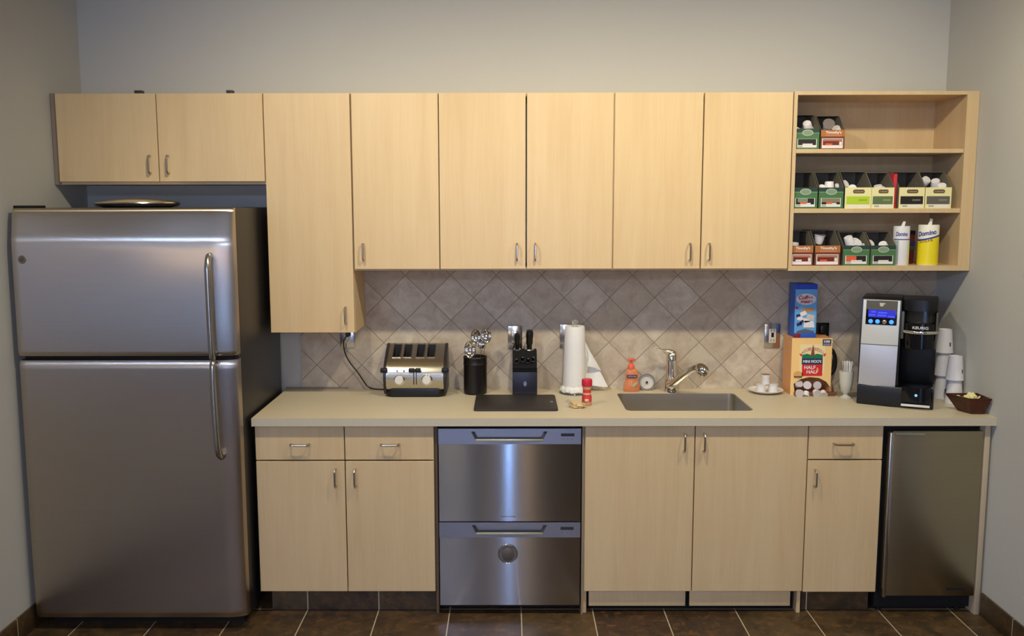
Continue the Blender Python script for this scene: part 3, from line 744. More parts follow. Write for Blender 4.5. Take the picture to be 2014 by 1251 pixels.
# loose sheet
bm = bmesh.new(); G = []
for j in range(17):
    s = j/16; row = []
    zt_ = 1.112-(1.112-.892)*s; xr_ = .352+(.466-.352)*s**1.05
    for i in range(9):
        u = i/8; row.append(bm.verts.new((.345+(xr_-.345)*u, -.088+.030*u+.012*math.sin(u*3+s*2), zt_+.004*math.sin(u*5)*s)))
    G.append(row)
for a, b in zip(G, G[1:]):
    for i in range(8): bm.faces.new((a[i], a[i+1], b[i+1], b[i]))
ext = bmesh.ops.extrude_face_region(bm, geom=bm.faces[:]); bmesh.ops.translate(bm, vec=(0, .0008, 0), verts=[v for v in ext['geom'] if isinstance(v, bmesh.types.BMVert)])
obj('loose_sheet', bm, PAPER, t)
bm = bmesh.new()
P3 = [(.352, -.088, 1.112), (.378, -.090, 1.060), (.402, -.082, 1.020), (.432, -.070, .966), (.400, -.094, .985), (.372, -.102, .992), (.362, -.104, .996), (.369, -.100, 1.030), (.366, -.094, 1.075)]
vs = [bm.verts.new(p) for p in P3]; vb = [bm.verts.new((p[0], p[1]+.0012, p[2])) for p in P3]; c1 = bm.verts.new((.385, -.100, 1.025)); c2 = bm.verts.new((.385, -.099, 1.025))
m_ = len(vs)
for i in range(m_):
    bm.faces.new((vs[i], vs[(i+1) % m_], c1)); bm.faces.new((vb[(i+1) % m_], vb[i], c2)); bm.faces.new((vs[i], vb[i], vb[(i+1) % m_], vs[(i+1) % m_]))
obj('folded_corner', bm, PAPER, t)
CLEAR = mat('clear_plastic', (235, 235, 232), .12, trans=.85, alpha=.55)
t = thing('paper_towel_holder', 'clear plastic upright holder inside the paper towel roll', 'holder', (cx, cy, .868))
obj('base', Lathe([(0, 0), (.07, 0), (.072, .003), (.07, .006), (0, .006)], (cx, cy, .868), n=40), CLEAR, t)
obj('rod', Lathe([(.008, .004), (.008, .325), (.014, .328), (.017, .336), (.012, .345), (0, .347)], (cx, cy, .868), n=20), CLEAR, t)

# ------------------------------------------------------------------ spice shaker and bag
cx, cy = .339, -.375
t = thing('seasoning_shaker', 'small seasoning shaker bottle with red lid and red label', 'bottle', (cx, cy, .868))
obj('bottle', Lathe([(0, 0), (.019, 0), (.0215, .004), (.0215, .038), (.0175, .052), (.0175, .068), (.0205, .080), (.0205, .090), (0, .090)], (cx, cy, .868), n=32), mat('shaker_glass', (206, 160, 120), .2, noise=.15, nscale=120), t)
obj('lid', Lathe([(.0215, .086), (.023, .090), (.0232, .114), (.021, .118), (0, .119)], (cx, cy, .868), n=32), mat('shaker_red', (206, 38, 62), .35), t)
LR = mat('label_red', (214, 62, 58), .45)
lb = obj('label', Lathe([(.0217, .018), (.0219, .0185), (.0219, .0375), (.0182, .051), (.0180, .0675), (.0190, .073)], (cx, cy, .868), n=32, cap=False), LR, t)
obj('white_patch', Box(cx-.011, cx+.006, cy-.0238, cy-.0208, .889, .900, bev=.0008), mat('patch_pale', (226, 196, 160), .5), lb)
obj('pale_band', Lathe([(.0185, .050), (.0189, .051), (.0186, .056), (.0183, .057)], (cx, cy, .868), n=32, cap=False), mat('band_pale', (222, 186, 150), .5), lb)
cx, cy = .292, -.425
bm = bmesh.new(); random.seed(3)
bmesh.ops.create_icosphere(bm, subdivisions=3, radius=1)
for v in bm.verts:
    q = v.co.copy(); k = 1+.14*math.sin(q.x*7+q.y*3)+.10*math.sin(q.z*9+q.x*5)
    zz_ = max(-.72, q.z)
    v.co = Vector((cx+q.x*.036*k, cy+q.y*.024*k-q.x*.006, .868+.0125+zz_*.0172*k*(1-.35*q.x)))
t = thing('nut_bag', 'small clear bag of pale nuts lying in front of the paper towels', 'food bag', (cx, cy, .868))
obj('nuts', bm, mat('nut_pale', (206, 178, 128), .45, noise=.35, nscale=110, bump=.9, bscale=120), t)
bm = bmesh.new()
fan = [(-.028, 0, .004), (-.050, .010, .022), (-.046, .004, .034), (-.034, -.006, .040), (-.022, .004, .020)]
vs = [bm.verts.new((cx+a, cy+b, .868+c)) for a, b, c in fan]; vb = [bm.verts.new((cx+a, cy+b+.0012, .868+c)) for a, b, c in fan]
bm.faces.new(vs); bm.faces.new(list(reversed(vb)))
for i in range(5): bm.faces.new((vs[i], vb[i], vb[(i+1) % 5], vs[(i+1) % 5]))
obj('bag_mouth', bm, mat('bag_film', (222, 214, 196), .15, alpha=.45), t)

# ------------------------------------------------------------------ hand soap
cx, cy = .577, -.072
t = thing('soap_bottle', 'orange liquid soap pump bottle on the worktop behind the sink', 'soap dispenser', (cx, cy, .868))
OR = mat('soap_orange', (242, 150, 100), .15, alpha=.72, spec=.6)
ORD = mat('pump_orange', (232, 104, 72), .35)
bm = bmesh.new(); lathe(bm, [(0, 0), (.9, 0), (1.0, .006), (1.0, .03), (.82, .052), (.76, .07), (.80, .088), (.60, .104), (.34, .112), (0, .112)], (0, 0, 0), n=40)
for v in bm.verts: v.co = Vector((cx+v.co.x*.039, cy+v.co.y*.024, .868+v.co.z))
obj('bottle', bm, OR, t)
obj('pump_collar', Lathe([(.016, .108), (.016, .122), (.010, .132), (.006, .134), (.005, .150), (0, .150)], (cx-.004, cy, .868), n=24), ORD, t)
obj('pump_nozzle', Box(cx-.020, cx+.014, cy-.012, cy+.008, 1.016, 1.026, bev=.003), ORD, t)
obj('label', Box(cx-.027, cx+.022, cy-.0255, cy-.018, .938, .950, bev=.001), mat('soap_label', (64, 54, 84), .5), t)
lettering('softsoap', cx-.0025, cy-.0255, .944, .040, .006, WHITE, t)
obj('leaf_mark', Prism([(cx-.003, .898), (cx+.006, .892), (cx+.018, .902), (cx+.026, .918), (cx+.014, .914), (cx+.002, .908)], 'xz', cy-.026, cy-.0235), mat('leaf_green', (178, 190, 140), .5), t)
# sink strainer leaning on the backsplash
t = thing('sink_strainer', 'round steel sink strainer leaning against the tile beside the soap', 'strainer', (.652, -.045, .868))
R = Matrix.Rotation(PI/2-.28, 3, 'X'); c0 = (.652, -.050, .9065)
obj('rim', Lathe([(.031, -.004), (.039, -.003), (.041, .0), (.039, .004), (.033, .004), (.031, .0)], c0, rot=R, n=40, cap=False), CHROME, t)
obj('basket', Lathe([(0, -.007), (.026, -.006), (.033, .001)], c0, rot=R, n=40, cap=False), mat('mesh_grey', (206, 200, 186), .5, .1, noise=.25, nscale=420), t)
obj('stopper_knob', Lathe([(0, .006), (.005, .005), (.006, -.005)], c0, rot=R, n=16), BLACK, t)

# ------------------------------------------------------------------ faucet
t = thing('faucet', 'chrome single-lever kitchen faucet behind the sink', 'faucet', (.762, -.085, .868))
fx, fy = .762, -.082
obj('body', Lathe([(0, 0), (.034, 0), (.034, .006), (.029, .012), (.0275, .05), (.0265, .10), (.0255, .135), (.0265, .150), (.0265, .165), (.023, .180), (.013, .190), (0, .192)], (fx, fy, .868), n=40), CHROME, t)
lv = smooth_path([(fx+.012, fy-.004, 1.052), (fx-.006, fy-.006, 1.062), (fx-.030, fy-.012, 1.067), (fx-.055, fy-.018, 1.072), (fx-.074, fy-.022, 1.078)], 5)
obj('lever', Tube(lv, [.020, .0195, .019, .0185, .018, .017, .0155, .014, .0125, .011, .0095, .0085, .0075, .0065, .006, .0055, .005, .005, .005, .0055, .006][:len(lv)], n=14, flat=.6), CHROME, t)
sp = smooth_path([(fx-.004, fy-.016, .905), (fx+.010, fy-.040, .918), (fx+.030, fy-.080, .950), (fx+.052, fy-.120, .982), (fx+.075, fy-.150, 1.005), (fx+.098, fy-.172, 1.012)], 5)
nn = len(sp)
so = obj('spout', Tube(sp, [.025-.009*min(1, i/nn*1.4) if i < nn*.72 else .016 for i in range(nn)], n=18), CHROME, t)
R = (Vector((.45, -.62, -.62))).normalized().to_track_quat('Z', 'Y').to_matrix()
obj('spray_head', Lathe([(0, -.028), (.014, -.025), (.023, -.014), (.028, .002), (.0285, .016), (.024, .030), (.013, .035), (0, .035)], (fx+.103, fy-.177, 1.008), rot=R, n=28), CHROME, so)

# ------------------------------------------------------------------ saucer with little cups
cx, cy = 1.203, -.105
t = thing('saucer', 'white saucer holding three small white tubs, left of the half and half carton', 'saucer', (cx, cy, .868))
obj('plate', Lathe([(0, 0), (.045, 0), (.060, .005), (.080, .014), (.0815, .016), (.079, .017), (.060, .009), (.045, .005), (0, .005)], (cx, cy, .868), n=56), mat('porcelain', (232, 228, 222), .2), t)
TB = mat('tub_white', (236, 233, 228), .35)
def tub(label, x, y, z, r=.021, h=.040, rim=None):
    t = thing('creamer_tub', label, 'tub', (x, y, z), group='small white tubs on the saucer')
    obj('cup', Lathe([(0, 0), (r, 0), (r*1.02, .002), (r*.98, h*.8), (r*1.06, h*.86), (r*1.06, h)], (x, y, z), n=32), TB, t)
    obj('lid', Lathe([(0, h+.001), (r*1.04, h+.001), (r*1.05, h-.002)], (x, y, z), n=32), rim or mat('tub_lid', (206, 200, 190), .4), t)
tub('left white tub of the pair on the saucer', 1.175, -.128, .873)
tub('right white tub of the pair on the saucer', 1.232, -.124, .873)
tub('white tub with brown lid stacked on top of the other two', 1.196, -.126, .9140, .019, .044, mat('lid_brown', (140, 96, 70), .45))

# ------------------------------------------------------------------ half and half carton
bx0, bx1, by0, by1, bz0, bz1 = 1.302, 1.488, -.160, -.030, .868, 1.134
t = thing('half_and_half_carton', 'yellow dispenser carton of half and half tubs, open at the bottom', 'carton', (1.395, -.09, .868))
YEL = mat('carton_yellow', (252, 208, 136), .5, noise=.05, nscale=10); ORC = mat('carton_orange', (224, 160, 104), .5, noise=.12, nscale=14)
bm = bmesh.new()
box(bm, bx0, bx0+.003, by0+.003, by1, bz0, bz1); box(bm, bx1-.003, bx1, by0+.003, by1, bz0, bz1)
box(bm, bx0+.003, bx1-.003, by1-.003, by1, bz0, bz1); box(bm, bx0+.003, bx1-.003, by0+.003, by1-.003, bz1-.003, bz1); box(bm, bx0+.003, bx1-.003, by0+.003, by1-.003, bz0, bz0+.003)
obj('carton_body', bm, ORC, t)
arch = [(bx0+.020, bz0+.014), (bx0+.014, bz0+.052), (bx0+.045, bz0+.074), (bx0+.085, bz0+.084), (bx0+.130, bz0+.080), (bx0+.165, bz0+.062), (bx1-.004, bz0+.040), (bx1-.004, bz0+.014)]
poly = [(bx0, bz0), (bx0, bz1), (bx1, bz1), (bx1, bz0+.040)]+[arch[6]]+arch[5::-1]+[(bx0+.020, bz0)]
obj('front_panel', Prism(poly, 'xz', by0, by0+.003), YEL, t)
obj('lower_lip', Box(bx0+.016, bx1+.012, by0-.030, by0+.002, bz0, bz0+.016, bev=.003), mat('lip_brown', (120, 74, 52), .6), t)
obj('side_flap', Prism([(by0+.002, bz0), (by0-.030, bz0), (by0-.024, bz0+.030), (by0+.002, bz0+.060)], 'yz', bx1+.006, bx1+.009), mat('flap_brown', (110, 84, 66), .6), t)
ar = obj('printed_label', Box(1.340, 1.456, by0-.0008, by0, .968, 1.105), mat('label_cream', (244, 226, 168), .5), t)
YF = by0-.0009
obj('red_panel', Box(1.352, 1.446, YF-.0006, YF, .958, 1.011), mat('print_red', (214, 42, 50), .45), ar)
obj('blue_panel', Box(1.350, 1.446, YF-.0006, YF, 1.0115, 1.040), mat('print_navy', (34, 50, 92), .45), ar)
obj('green_panel', Prism([(1.350, 1.0405), (1.446, 1.0405), (1.446, 1.056), (1.42, 1.062), (1.398, 1.054), (1.374, 1.062), (1.350, 1.056)], 'xz', YF-.0006, YF), mat('print_green', (26, 122, 78), .45), ar)
bm = bmesh.new()   # arched ribbon
ang = [PI*(.08+.84*k/14) for k in range(15)]
po = [(1.399+.056*math.cos(a), 1.052+.040*math.sin(a)) for a in ang]; pi_ = [(1.399+.046*math.cos(a), 1.052+.026*math.sin(a)) for a in reversed(ang)]
obj('ribbon', Prism(po+pi_, 'xz', YF-.0010, YF-.0002), mat('ribbon_tan', (212, 150, 118), .45), ar)
obj('peak_mark', Prism([(1.389, 1.052), (1.399, 1.106), (1.409, 1.052)], 'xz', YF-.0016, YF-.0011), mat('peak_brown', (130, 80, 56), .45), ar)
for sgn in (1, -1): obj('ribbon_tip', Prism([(1.399+sgn*.048, 1.058), (1.399+sgn*.062, 1.064), (1.399+sgn*.054, 1.048)], 'xz', YF-.0014, YF-.0004), LR, ar)
lettering("MINI MOO'S", 1.398, YF-.0006, 1.026, .084, .014, WHITE, ar, bold=.03)
lettering('HALF', 1.388, YF-.0006, .998, .052, .016, WHITE, ar, bold=.03)
lettering('&', 1.424, YF-.0006, .990, .012, .014, mat('amp_orange', (246, 170, 80), .5), ar, bold=.03)
lettering('HALF', 1.400, YF-.0006, .977, .054, .016, WHITE, ar, bold=.03)
# letters of the ribbon
for k, ch in enumerate('LAND O LAKES'):
    if ch == ' ': continue
    a = PI*(.88-.76*k/11); lettering(ch, 1.399+.051*math.cos(a), YF-.0010, 1.052+.0335*math.sin(a), .0058, .0085, mat('ribbon_letter', (250, 236, 210), .5), ar, tilt=a-PI/2, bold=.03)
nb = obj('count_flash', Box(1.443, 1.482, YF-.0006, YF+.0006, 1.100, 1.129), mat('print_navy', (34, 50, 92), .45), t)
lettering('100', 1.4625, YF-.0006, 1.119, .028, .012, WHITE, nb, bold=.04)
obj('print_text_bar', Box(1.446, 1.479, YF-.0010, YF-.0005, 1.103, 1.109), mat('bar_lilac', (150, 146, 176), .5), nb)
cr = obj('crest', Prism(ellipse(1.335, .962, .022, .018), 'xz', YF-.0006, YF+.0005), mat('crest_tan', (222, 170, 100), .5), t)
obj('crest_bar', Box(1.316, 1.354, YF-.0014, YF-.0006, .950, .957), mat('crest_dark', (92, 84, 84), .5), cr)
# tubs in the mouth
TBS = mat('foil_tub', (214, 208, 210), .35, .15); TBW = mat('tub_body_white', (234, 230, 226), .4)
t0 = thing('half_and_half_tub', 'x', 'tub', (0, 0, 0), group='tubs in the half and half carton', world=False)
obj('cup', Lathe([(0, 0), (.012, 0), (.0165, .020), (.0190, .021), (.0190, .023)], (0, 0, 0), n=20), TBW, t0)
obj('foil_lid', Lathe([(0, .0245), (.0188, .0245), (.0190, .023)], (0, 0, 0), n=20), TBS, t0)
spots = [(1.333, -.178, .886, 1.7, 0, 'white tub at the far left of the carton mouth, front row'), (1.372, -.176, .886, 2.6, .4, 'tub second from left in the carton mouth, front row'), (1.410, -.178, .888, 1.9, -.5, 'white tub at the middle right of the carton mouth, front row'), (1.448, -.176, .887, 2.2, .2, 'tub at the far right of the carton mouth, front row'),
         (1.338, -.140, .908, .9, .3, 'tilted foil-lidded tub at left rear of the carton mouth'), (1.382, -.140, .906, 1.2, -.3, 'tilted foil-lidded tub at middle rear of the carton mouth'), (1.424, -.142, .912, 1.5, .5, 'raised white tub at right rear of the carton mouth')]
for k, (x, y, z, a, b, lab) in enumerate(spots):
    if k == 0: t0.location = (x, y, z); t0.rotation_euler = (a, b, 0); t0['label'] = lab; first_tub = t0
    else: dup(t0, (x, y, z), (a, b, 0), lab)

# ------------------------------------------------------------------ creamer carton on top
t = thing('creamer_carton', 'tall blue and white creamer carton standing on the half and half carton', 'carton', (1.368, -.08, 1.134))
ax0, ax1, ay0, ay1, az0, az1 = 1.318, 1.420, -.130, -.035, 1.134, 1.382
BLU = mat('carton_blue', (48, 96, 190), .45, noise=.06, nscale=18)
obj('carton_body', Box(ax0, ax1, ay0, ay1, az0, az1, bev=.001), BLU, t)
YF = ay0
fp = obj('front_print', Box(ax0+.001, ax1-.001, YF-.0006, YF+.0002, az0+.018, az1-.001), mat('print_sky', (104, 168, 222), .45, noise=.08, nscale=30), t)
obj('blue_top_band', Box(ax0+.001, ax1-.001, YF-.0012, YF-.0006, az1-.024, az1-.001), mat('band_blue', (36, 70, 190), .45), fp)
obj('white_cloud', Prism(ellipse(1.369, 1.312, .046, .026), 'xz', YF-.0016, YF-.0006), mat('cloud_white', (222, 214, 214), .5), fp)
lettering('Coffee', 1.366, YF-.0016, 1.320, .066, .019, mat('print_dark_red', (168, 40, 48), .45), fp, bold=.03, shear=.15)
lettering('mate', 1.371, YF-.0016, 1.301, .056, .015, mat('print_dark_red', (168, 40, 48), .45), fp, bold=.03, shear=.15)
obj('tan_swoosh', Prism(ellipse(1.378, 1.262, .032, .010), 'xz', YF-.0014, YF-.0006), mat('swoosh_tan', (196, 150, 96), .5), fp)
obj('red_spot', Prism(ellipse(1.327, 1.272, .008, .006, 14), 'xz', YF-.0014, YF-.0006), mat('print_dark_red', (168, 40, 48), .45), fp)
for (x, z, s, tl, mm) in ((1.358, 1.245, .016, .4, 0), (1.345, 1.222, .015, -.3, 0), (1.372, 1.214, .017, .2, 0), (1.392, 1.228, .020, -.2, 1), (1.386, 1.196, .026, .0, 0), (1.340, 1.196, .012, .3, 2), (1.352, 1.206, .011, .8, 2), (1.335, 1.236, .010, .1, 2)):
    c, s_ = math.cos(tl), math.sin(tl); q = [(-s, -s*.6), (s, -s*.6), (s*.8, s*.6), (-s*.8, s*.6)]
    obj('cup_picture', Prism([(x+a*c-b*s_, z+a*s_+b*c) for a, b in q], 'xz', YF-.0018-.0001*mm, YF-.0006), (mat('pic_white', (236, 230, 230), .5), mat('pic_cream', (206, 196, 186), .5), mat('pic_navy', (44, 48, 96), .5))[mm], fp)
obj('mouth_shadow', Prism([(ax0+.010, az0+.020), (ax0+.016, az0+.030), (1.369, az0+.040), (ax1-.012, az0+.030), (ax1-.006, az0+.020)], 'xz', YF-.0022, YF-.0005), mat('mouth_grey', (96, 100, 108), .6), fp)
obj('tray_lip', Box(ax0, ax1-.004, YF-.012, YF+.001, az0, az0+.020, bev=.002), mat('lip_blue', (40, 92, 200), .45), t)
obj('lip_red_patch', Box(ax0-.0005, ax0+.028, YF-.0126, YF-.004, az0+.001, az0+.019, bev=.001), mat('lip_red', (130, 34, 60), .45), t)

# ------------------------------------------------------------------ stir stick glass
cx, cy = 1.535, -.225
t = obj('stir_stick_glass', Lathe([(0, 0), (.026, 0), (.0265, .004), (.014, .010), (.009, .016), (.012, .022), (.023, .036), (.0290, .070), (.0320, .125), (.0305, .125), (.0275, .070), (.021, .038), (.006, .026), (0, .026)], (cx, cy, .868), n=40), mat('milky_glass', (224, 222, 206), .25, alpha=.85, trans=.1))
tag(t, 'footed milky glass full of white stir sticks, left of the coffee maker', 'glass')
SW = mat('stick_white', (232, 230, 224), .5)
st0 = obj('stir_stick', Box(-.0022, .0022, -.0008, .0008, 0, .138, bev=.0003, seg=1), SW); k = 0
for i in range(22):
    a = i*2.399; r = .020*math.sqrt((i+.5)/22)
    o = st0 if i == 0 else st0.copy()
    if i: COL.objects.link(o)
    o.location = (cx+r*.55*math.cos(a), cy+r*.55*math.sin(a), .900)
    o.rotation_euler = (-math.sin(a)*r*6.2, math.cos(a)*r*6.2, a)
    tag(o, 'thin white stir stick standing in the footed milky glass', 'stir stick', 'white stir sticks in the glass')

# ------------------------------------------------------------------ coffee maker
kt = thing('coffee_maker', 'large silver and black pod coffee maker with blue display', 'coffee maker', (1.540, -.345, .868), rotz=math.radians(-25), world=False)
SIL = mat('silver_plastic', (190, 190, 194), .42, .35); SILW = mat('silver_light', (222, 222, 214), .4, .2)
WK = .310; HK = .470
# drip base
obj('base', Prism([(0, .0), (WK*.45, -.012), (WK, -.004), (WK, .27), (0, .27)], 'xy', .0, .088, bev=.006), BLACK, kt)
tw = obj('reservoir_tower', Prism([(0, .012), (.165, .004), (.165, .27), (0, .27)], 'xy', .088, HK, bev=.006), BLACK, kt)
obj('front_fascia_lower', Prism([(.004, .090), (.155, .080), (.158, .268), (.006, .268)], 'xz', -.004, .012, bev=.003), SIL, tw)
obj('front_fascia_upper', Prism([(.006, .270), (.158, .270), (.160, .466), (.010, .466)], 'xz', -.002, .012, bev=.003), SILW, tw)
dp = obj('control_window', Prism([(.022, .358), (.148, .358), (.149, .464), (.023, .464)], 'xz', -.0045, .0, bev=.001), GLOSSB, tw)
obj('window_top', Box(.024, .148, -.0050, -.0040, .424, .462), mat('window_olive', (92, 88, 74), .3), dp)
obj('screen', Box(.032, .142, -.0056, -.0042, .390, .424), mat('screen_blue', (30, 28, 120), .3, emit=(54, 52, 220), estr=.55), dp)
for (x0, x1, z) in ((.044, .062, .414), (.072, .108, .411), (.034, .060, .400), (.070, .104, .399), (.112, .138, .395)):
    obj('screen_text_line', Box(x0, x1, -.0060, -.0055, z-.0030, z+.0030), mat('screen_glow', (50, 70, 230), .3, emit=(50, 70, 255), estr=1.2), dp)
for k, x in enumerate((.043, .071, .099, .127)):
    bt = obj('button', Lathe([(0, .006), (.006, .0055), (.009, .003), (.0095, 0)], (x, -.0045, .372), rot=RX, n=20), CHROME if k == 2 else mat('button_blue', (60, 120, 255), .25, emit=(60, 130, 255), estr=1.6), dp)
    bt['label'] = 'unlit chrome button' if k == 2 else 'glowing blue button'
obj('cup_logo', Prism([(.079, .439), (.091, .439), (.094, .449), (.099, .448), (.100, .452), (.095, .454), (.076, .454)], 'xz', -.0058, -.0048), mat('logo_pale', (200, 200, 176), .4), dp)
# brew head
def drum(z0, z1, x0, x1, yf, yb, prj, n=14):
    cx_ = (x0+x1)/2; w_ = (x1-x0)/2
    pts = [(x1, yb), (x0, yb)]+[(cx_-w_*math.cos(PI*i/n), yf-prj*math.sin(PI*i/n)) for i in range(n+1)]
    return Prism(pts, 'xy', z0, z1, bev=.004)
obj('rear_housing', Box(.165, WK-.002, .12, .27, .088, HK-.002, bev=.006), BLACK, kt)
bh = obj('brew_head', drum(.262, .372, .176, .306, .02, .14, .045), GLOSSB, kt)
obj('head_cap', drum(.425, .472, .168, .309, .02, .14, .030), BLACK, kt)
obj('head_upper', drum(.372, .426, .182, .300, .03, .14, .020), mat('lid_olive', (36, 34, 26), .2), kt)
pts = [(.241-.070*math.cos(PI*i/20), .022-.052*math.sin(PI*i/20), .335) for i in range(21)]
obj('chrome_band', Tube(pts, .0050, n=10, flat=1.3), CHROME, bh)
obj('side_pillar', Box(.166, .178, .00, .12, .30, .42, bev=.005), mat('pillar_grey', (90, 88, 84), .35), kt)
obj('side_pillar', Box(.302, .310, .00, .12, .30, .42, bev=.004), mat('pillar_grey', (90, 88, 84), .35), kt)
le = lettering('KEURIG', .243, -.0262, .3555, .062, .012, mat('letter_white', (220, 220, 216), .4), bh, bold=.02)
obj('drip_tray', drum(.030, .094, .176, .306, .0, .12, .026), GLOSSB, kt)
obj('tray_trim', Box(.182, .296, -.031, -.024, .012, .022, bev=.002), mat('tray_trim_white', (226, 224, 214), .35), kt)
obj('tray_light', Lathe([(0, .003), (.005, .002), (.006, 0)], (.240, -.026, .062), rot=RX, n=14), mat('tray_light_blue', (120, 190, 230), .3, emit=(120, 190, 230), estr=.8), kt)
# cord of the coffee maker: plug in the black outlet and a black bundle beside the carton
kt2 = thing('power_adapter', 'black power adapter hanging from cord behind the half and half carton', 'adapter', (1.485, -.02, 1.13))
obj('plug', Box(1.468, 1.505, -.052, -.0202, 1.140, 1.180, bev=.006), BLACK, kt2)
obj('power_cord', Tube(smooth_path([(1.49, -.045, 1.145), (1.50, -.055, 1.12), (1.515, -.052, 1.08), (1.525, -.045, 1.05)], 5), .004, n=8), BLACK, kt2)
bm = bmesh.new()
for k in range(4):
    pts = [(1.525+.022*math.cos(2*PI*i/18)-.002*k, -.050+.004*math.sin(k*2), 1.0+.055*math.sin(2*PI*i/18)+.004*k) for i in range(19)]
    tube(bm, pts, .0075, n=8)
obj('coiled_cord', bm, mat('cord_black_brown', (30, 22, 18), .6), kt2)

# ------------------------------------------------------------------ paper cups
CUPM = mat('cup_white', (226, 222, 220), .55); INK = mat('cup_ink', (84, 74, 72), .6)
c0 = thing('paper_cup', 'x', 'cup', (0, 0, 0), group='stacked paper cups beside the coffee maker', world=False)
obj('wall', Lathe([(.0375, .0), (.0385, .003), (.0368, .006), (.0285, .103), (.0275, .107), (.0265, .104), (.0265, .100), (0, .100)], (0, 0, 0), n=40, cap=False), CUPM, c0)
obj('printed_mark', Box(-.004, .003, -.0345, -.0325, .030, .050, bev=.0005), INK, c0)
cups = [(1.972, -.232, .868, 'paper cup at the base of the rear stack beside the coffee maker'), (1.972, -.232, .9735, 'paper cup in the middle of the rear stack beside the coffee maker'), (1.971, -.232, 1.079, 'topmost paper cup of the taller rear stack'),
        (1.976, -.335, .868, 'lowest paper cup of the front stack, half hidden by the tray'), (1.974, -.335, .9735, 'topmost paper cup of the shorter front stack')]
for k, (x, y, z, lab) in enumerate(cups):
    if k == 0: c0.location = (x, y, z); c0['label'] = lab
    else: dup(c0, (x, y, z), (0, 0, .15*k), lab)

# ------------------------------------------------------------------ wooden tray with packets
t = thing('wooden_tray', 'dark reddish wooden tray of pale packets at the right end of the worktop', 'tray', (1.95, -.52, .868))
bm = bmesh.new()
top = [(1.872, -.462), (1.920, -.585), (2.014, -.588), (2.014, -.462)]; bot = [(1.922, -.480), (1.944, -.556), (1.996, -.558), (1.996, -.480)]
def inset(q, d):
    c = Vector((sum(p[0] for p in q)/4, sum(p[1] for p in q)/4)); return [tuple(Vector(p)+(c-Vector(p)).normalized()*d) for p in q]
r1 = [bm.verts.new((*p, .868)) for p in bot]; r2 = [bm.verts.new((*p, .940)) for p in top]; r3 = [bm.verts.new((*p, .940)) for p in inset(top, .010)]; r4 = [bm.verts.new((*p, .876)) for p in inset(bot, .008)]
for a, b in ((r1, r2), (r2, r3), (r3, r4)):
    for i in range(4): bm.faces.new((a[i], a[(i+1) % 4], b[(i+1) % 4], b[i]))
bm.faces.new(r1); bm.faces.new(r4)
bmesh.ops.bevel(bm, geom=[e for e in bm.edges if all(v in r2 or v in r1 for v in e.verts)], offset=.002, segments=2, affect='EDGES')
obj('tray', bm, wood_mat('dark_cherry', (96, 42, 22), (58, 26, 18), 1., .3), t)
PK = mat('packet_yellow', (232, 224, 160), .6)
p0 = obj('sweetener_packet', Box(-.020, .020, -.0035, .0035, -.012, .012, bev=.0015), PK); tag(p0, 'pale yellow sweetener packet piled in the wooden tray', 'packet', 'packets in the wooden tray')
for i in range(11):
    o = p0 if i == 0 else p0.copy()
    if i: COL.objects.link(o)
    o.location = (1.925+.055*((i*.37) % 1), -.495-.05*((i*.61) % 1), .925+.004*(i % 3))
    o.rotation_euler = (1.2+.5*math.sin(i*2.1), .5*math.cos(i*3.3), i*1.7)

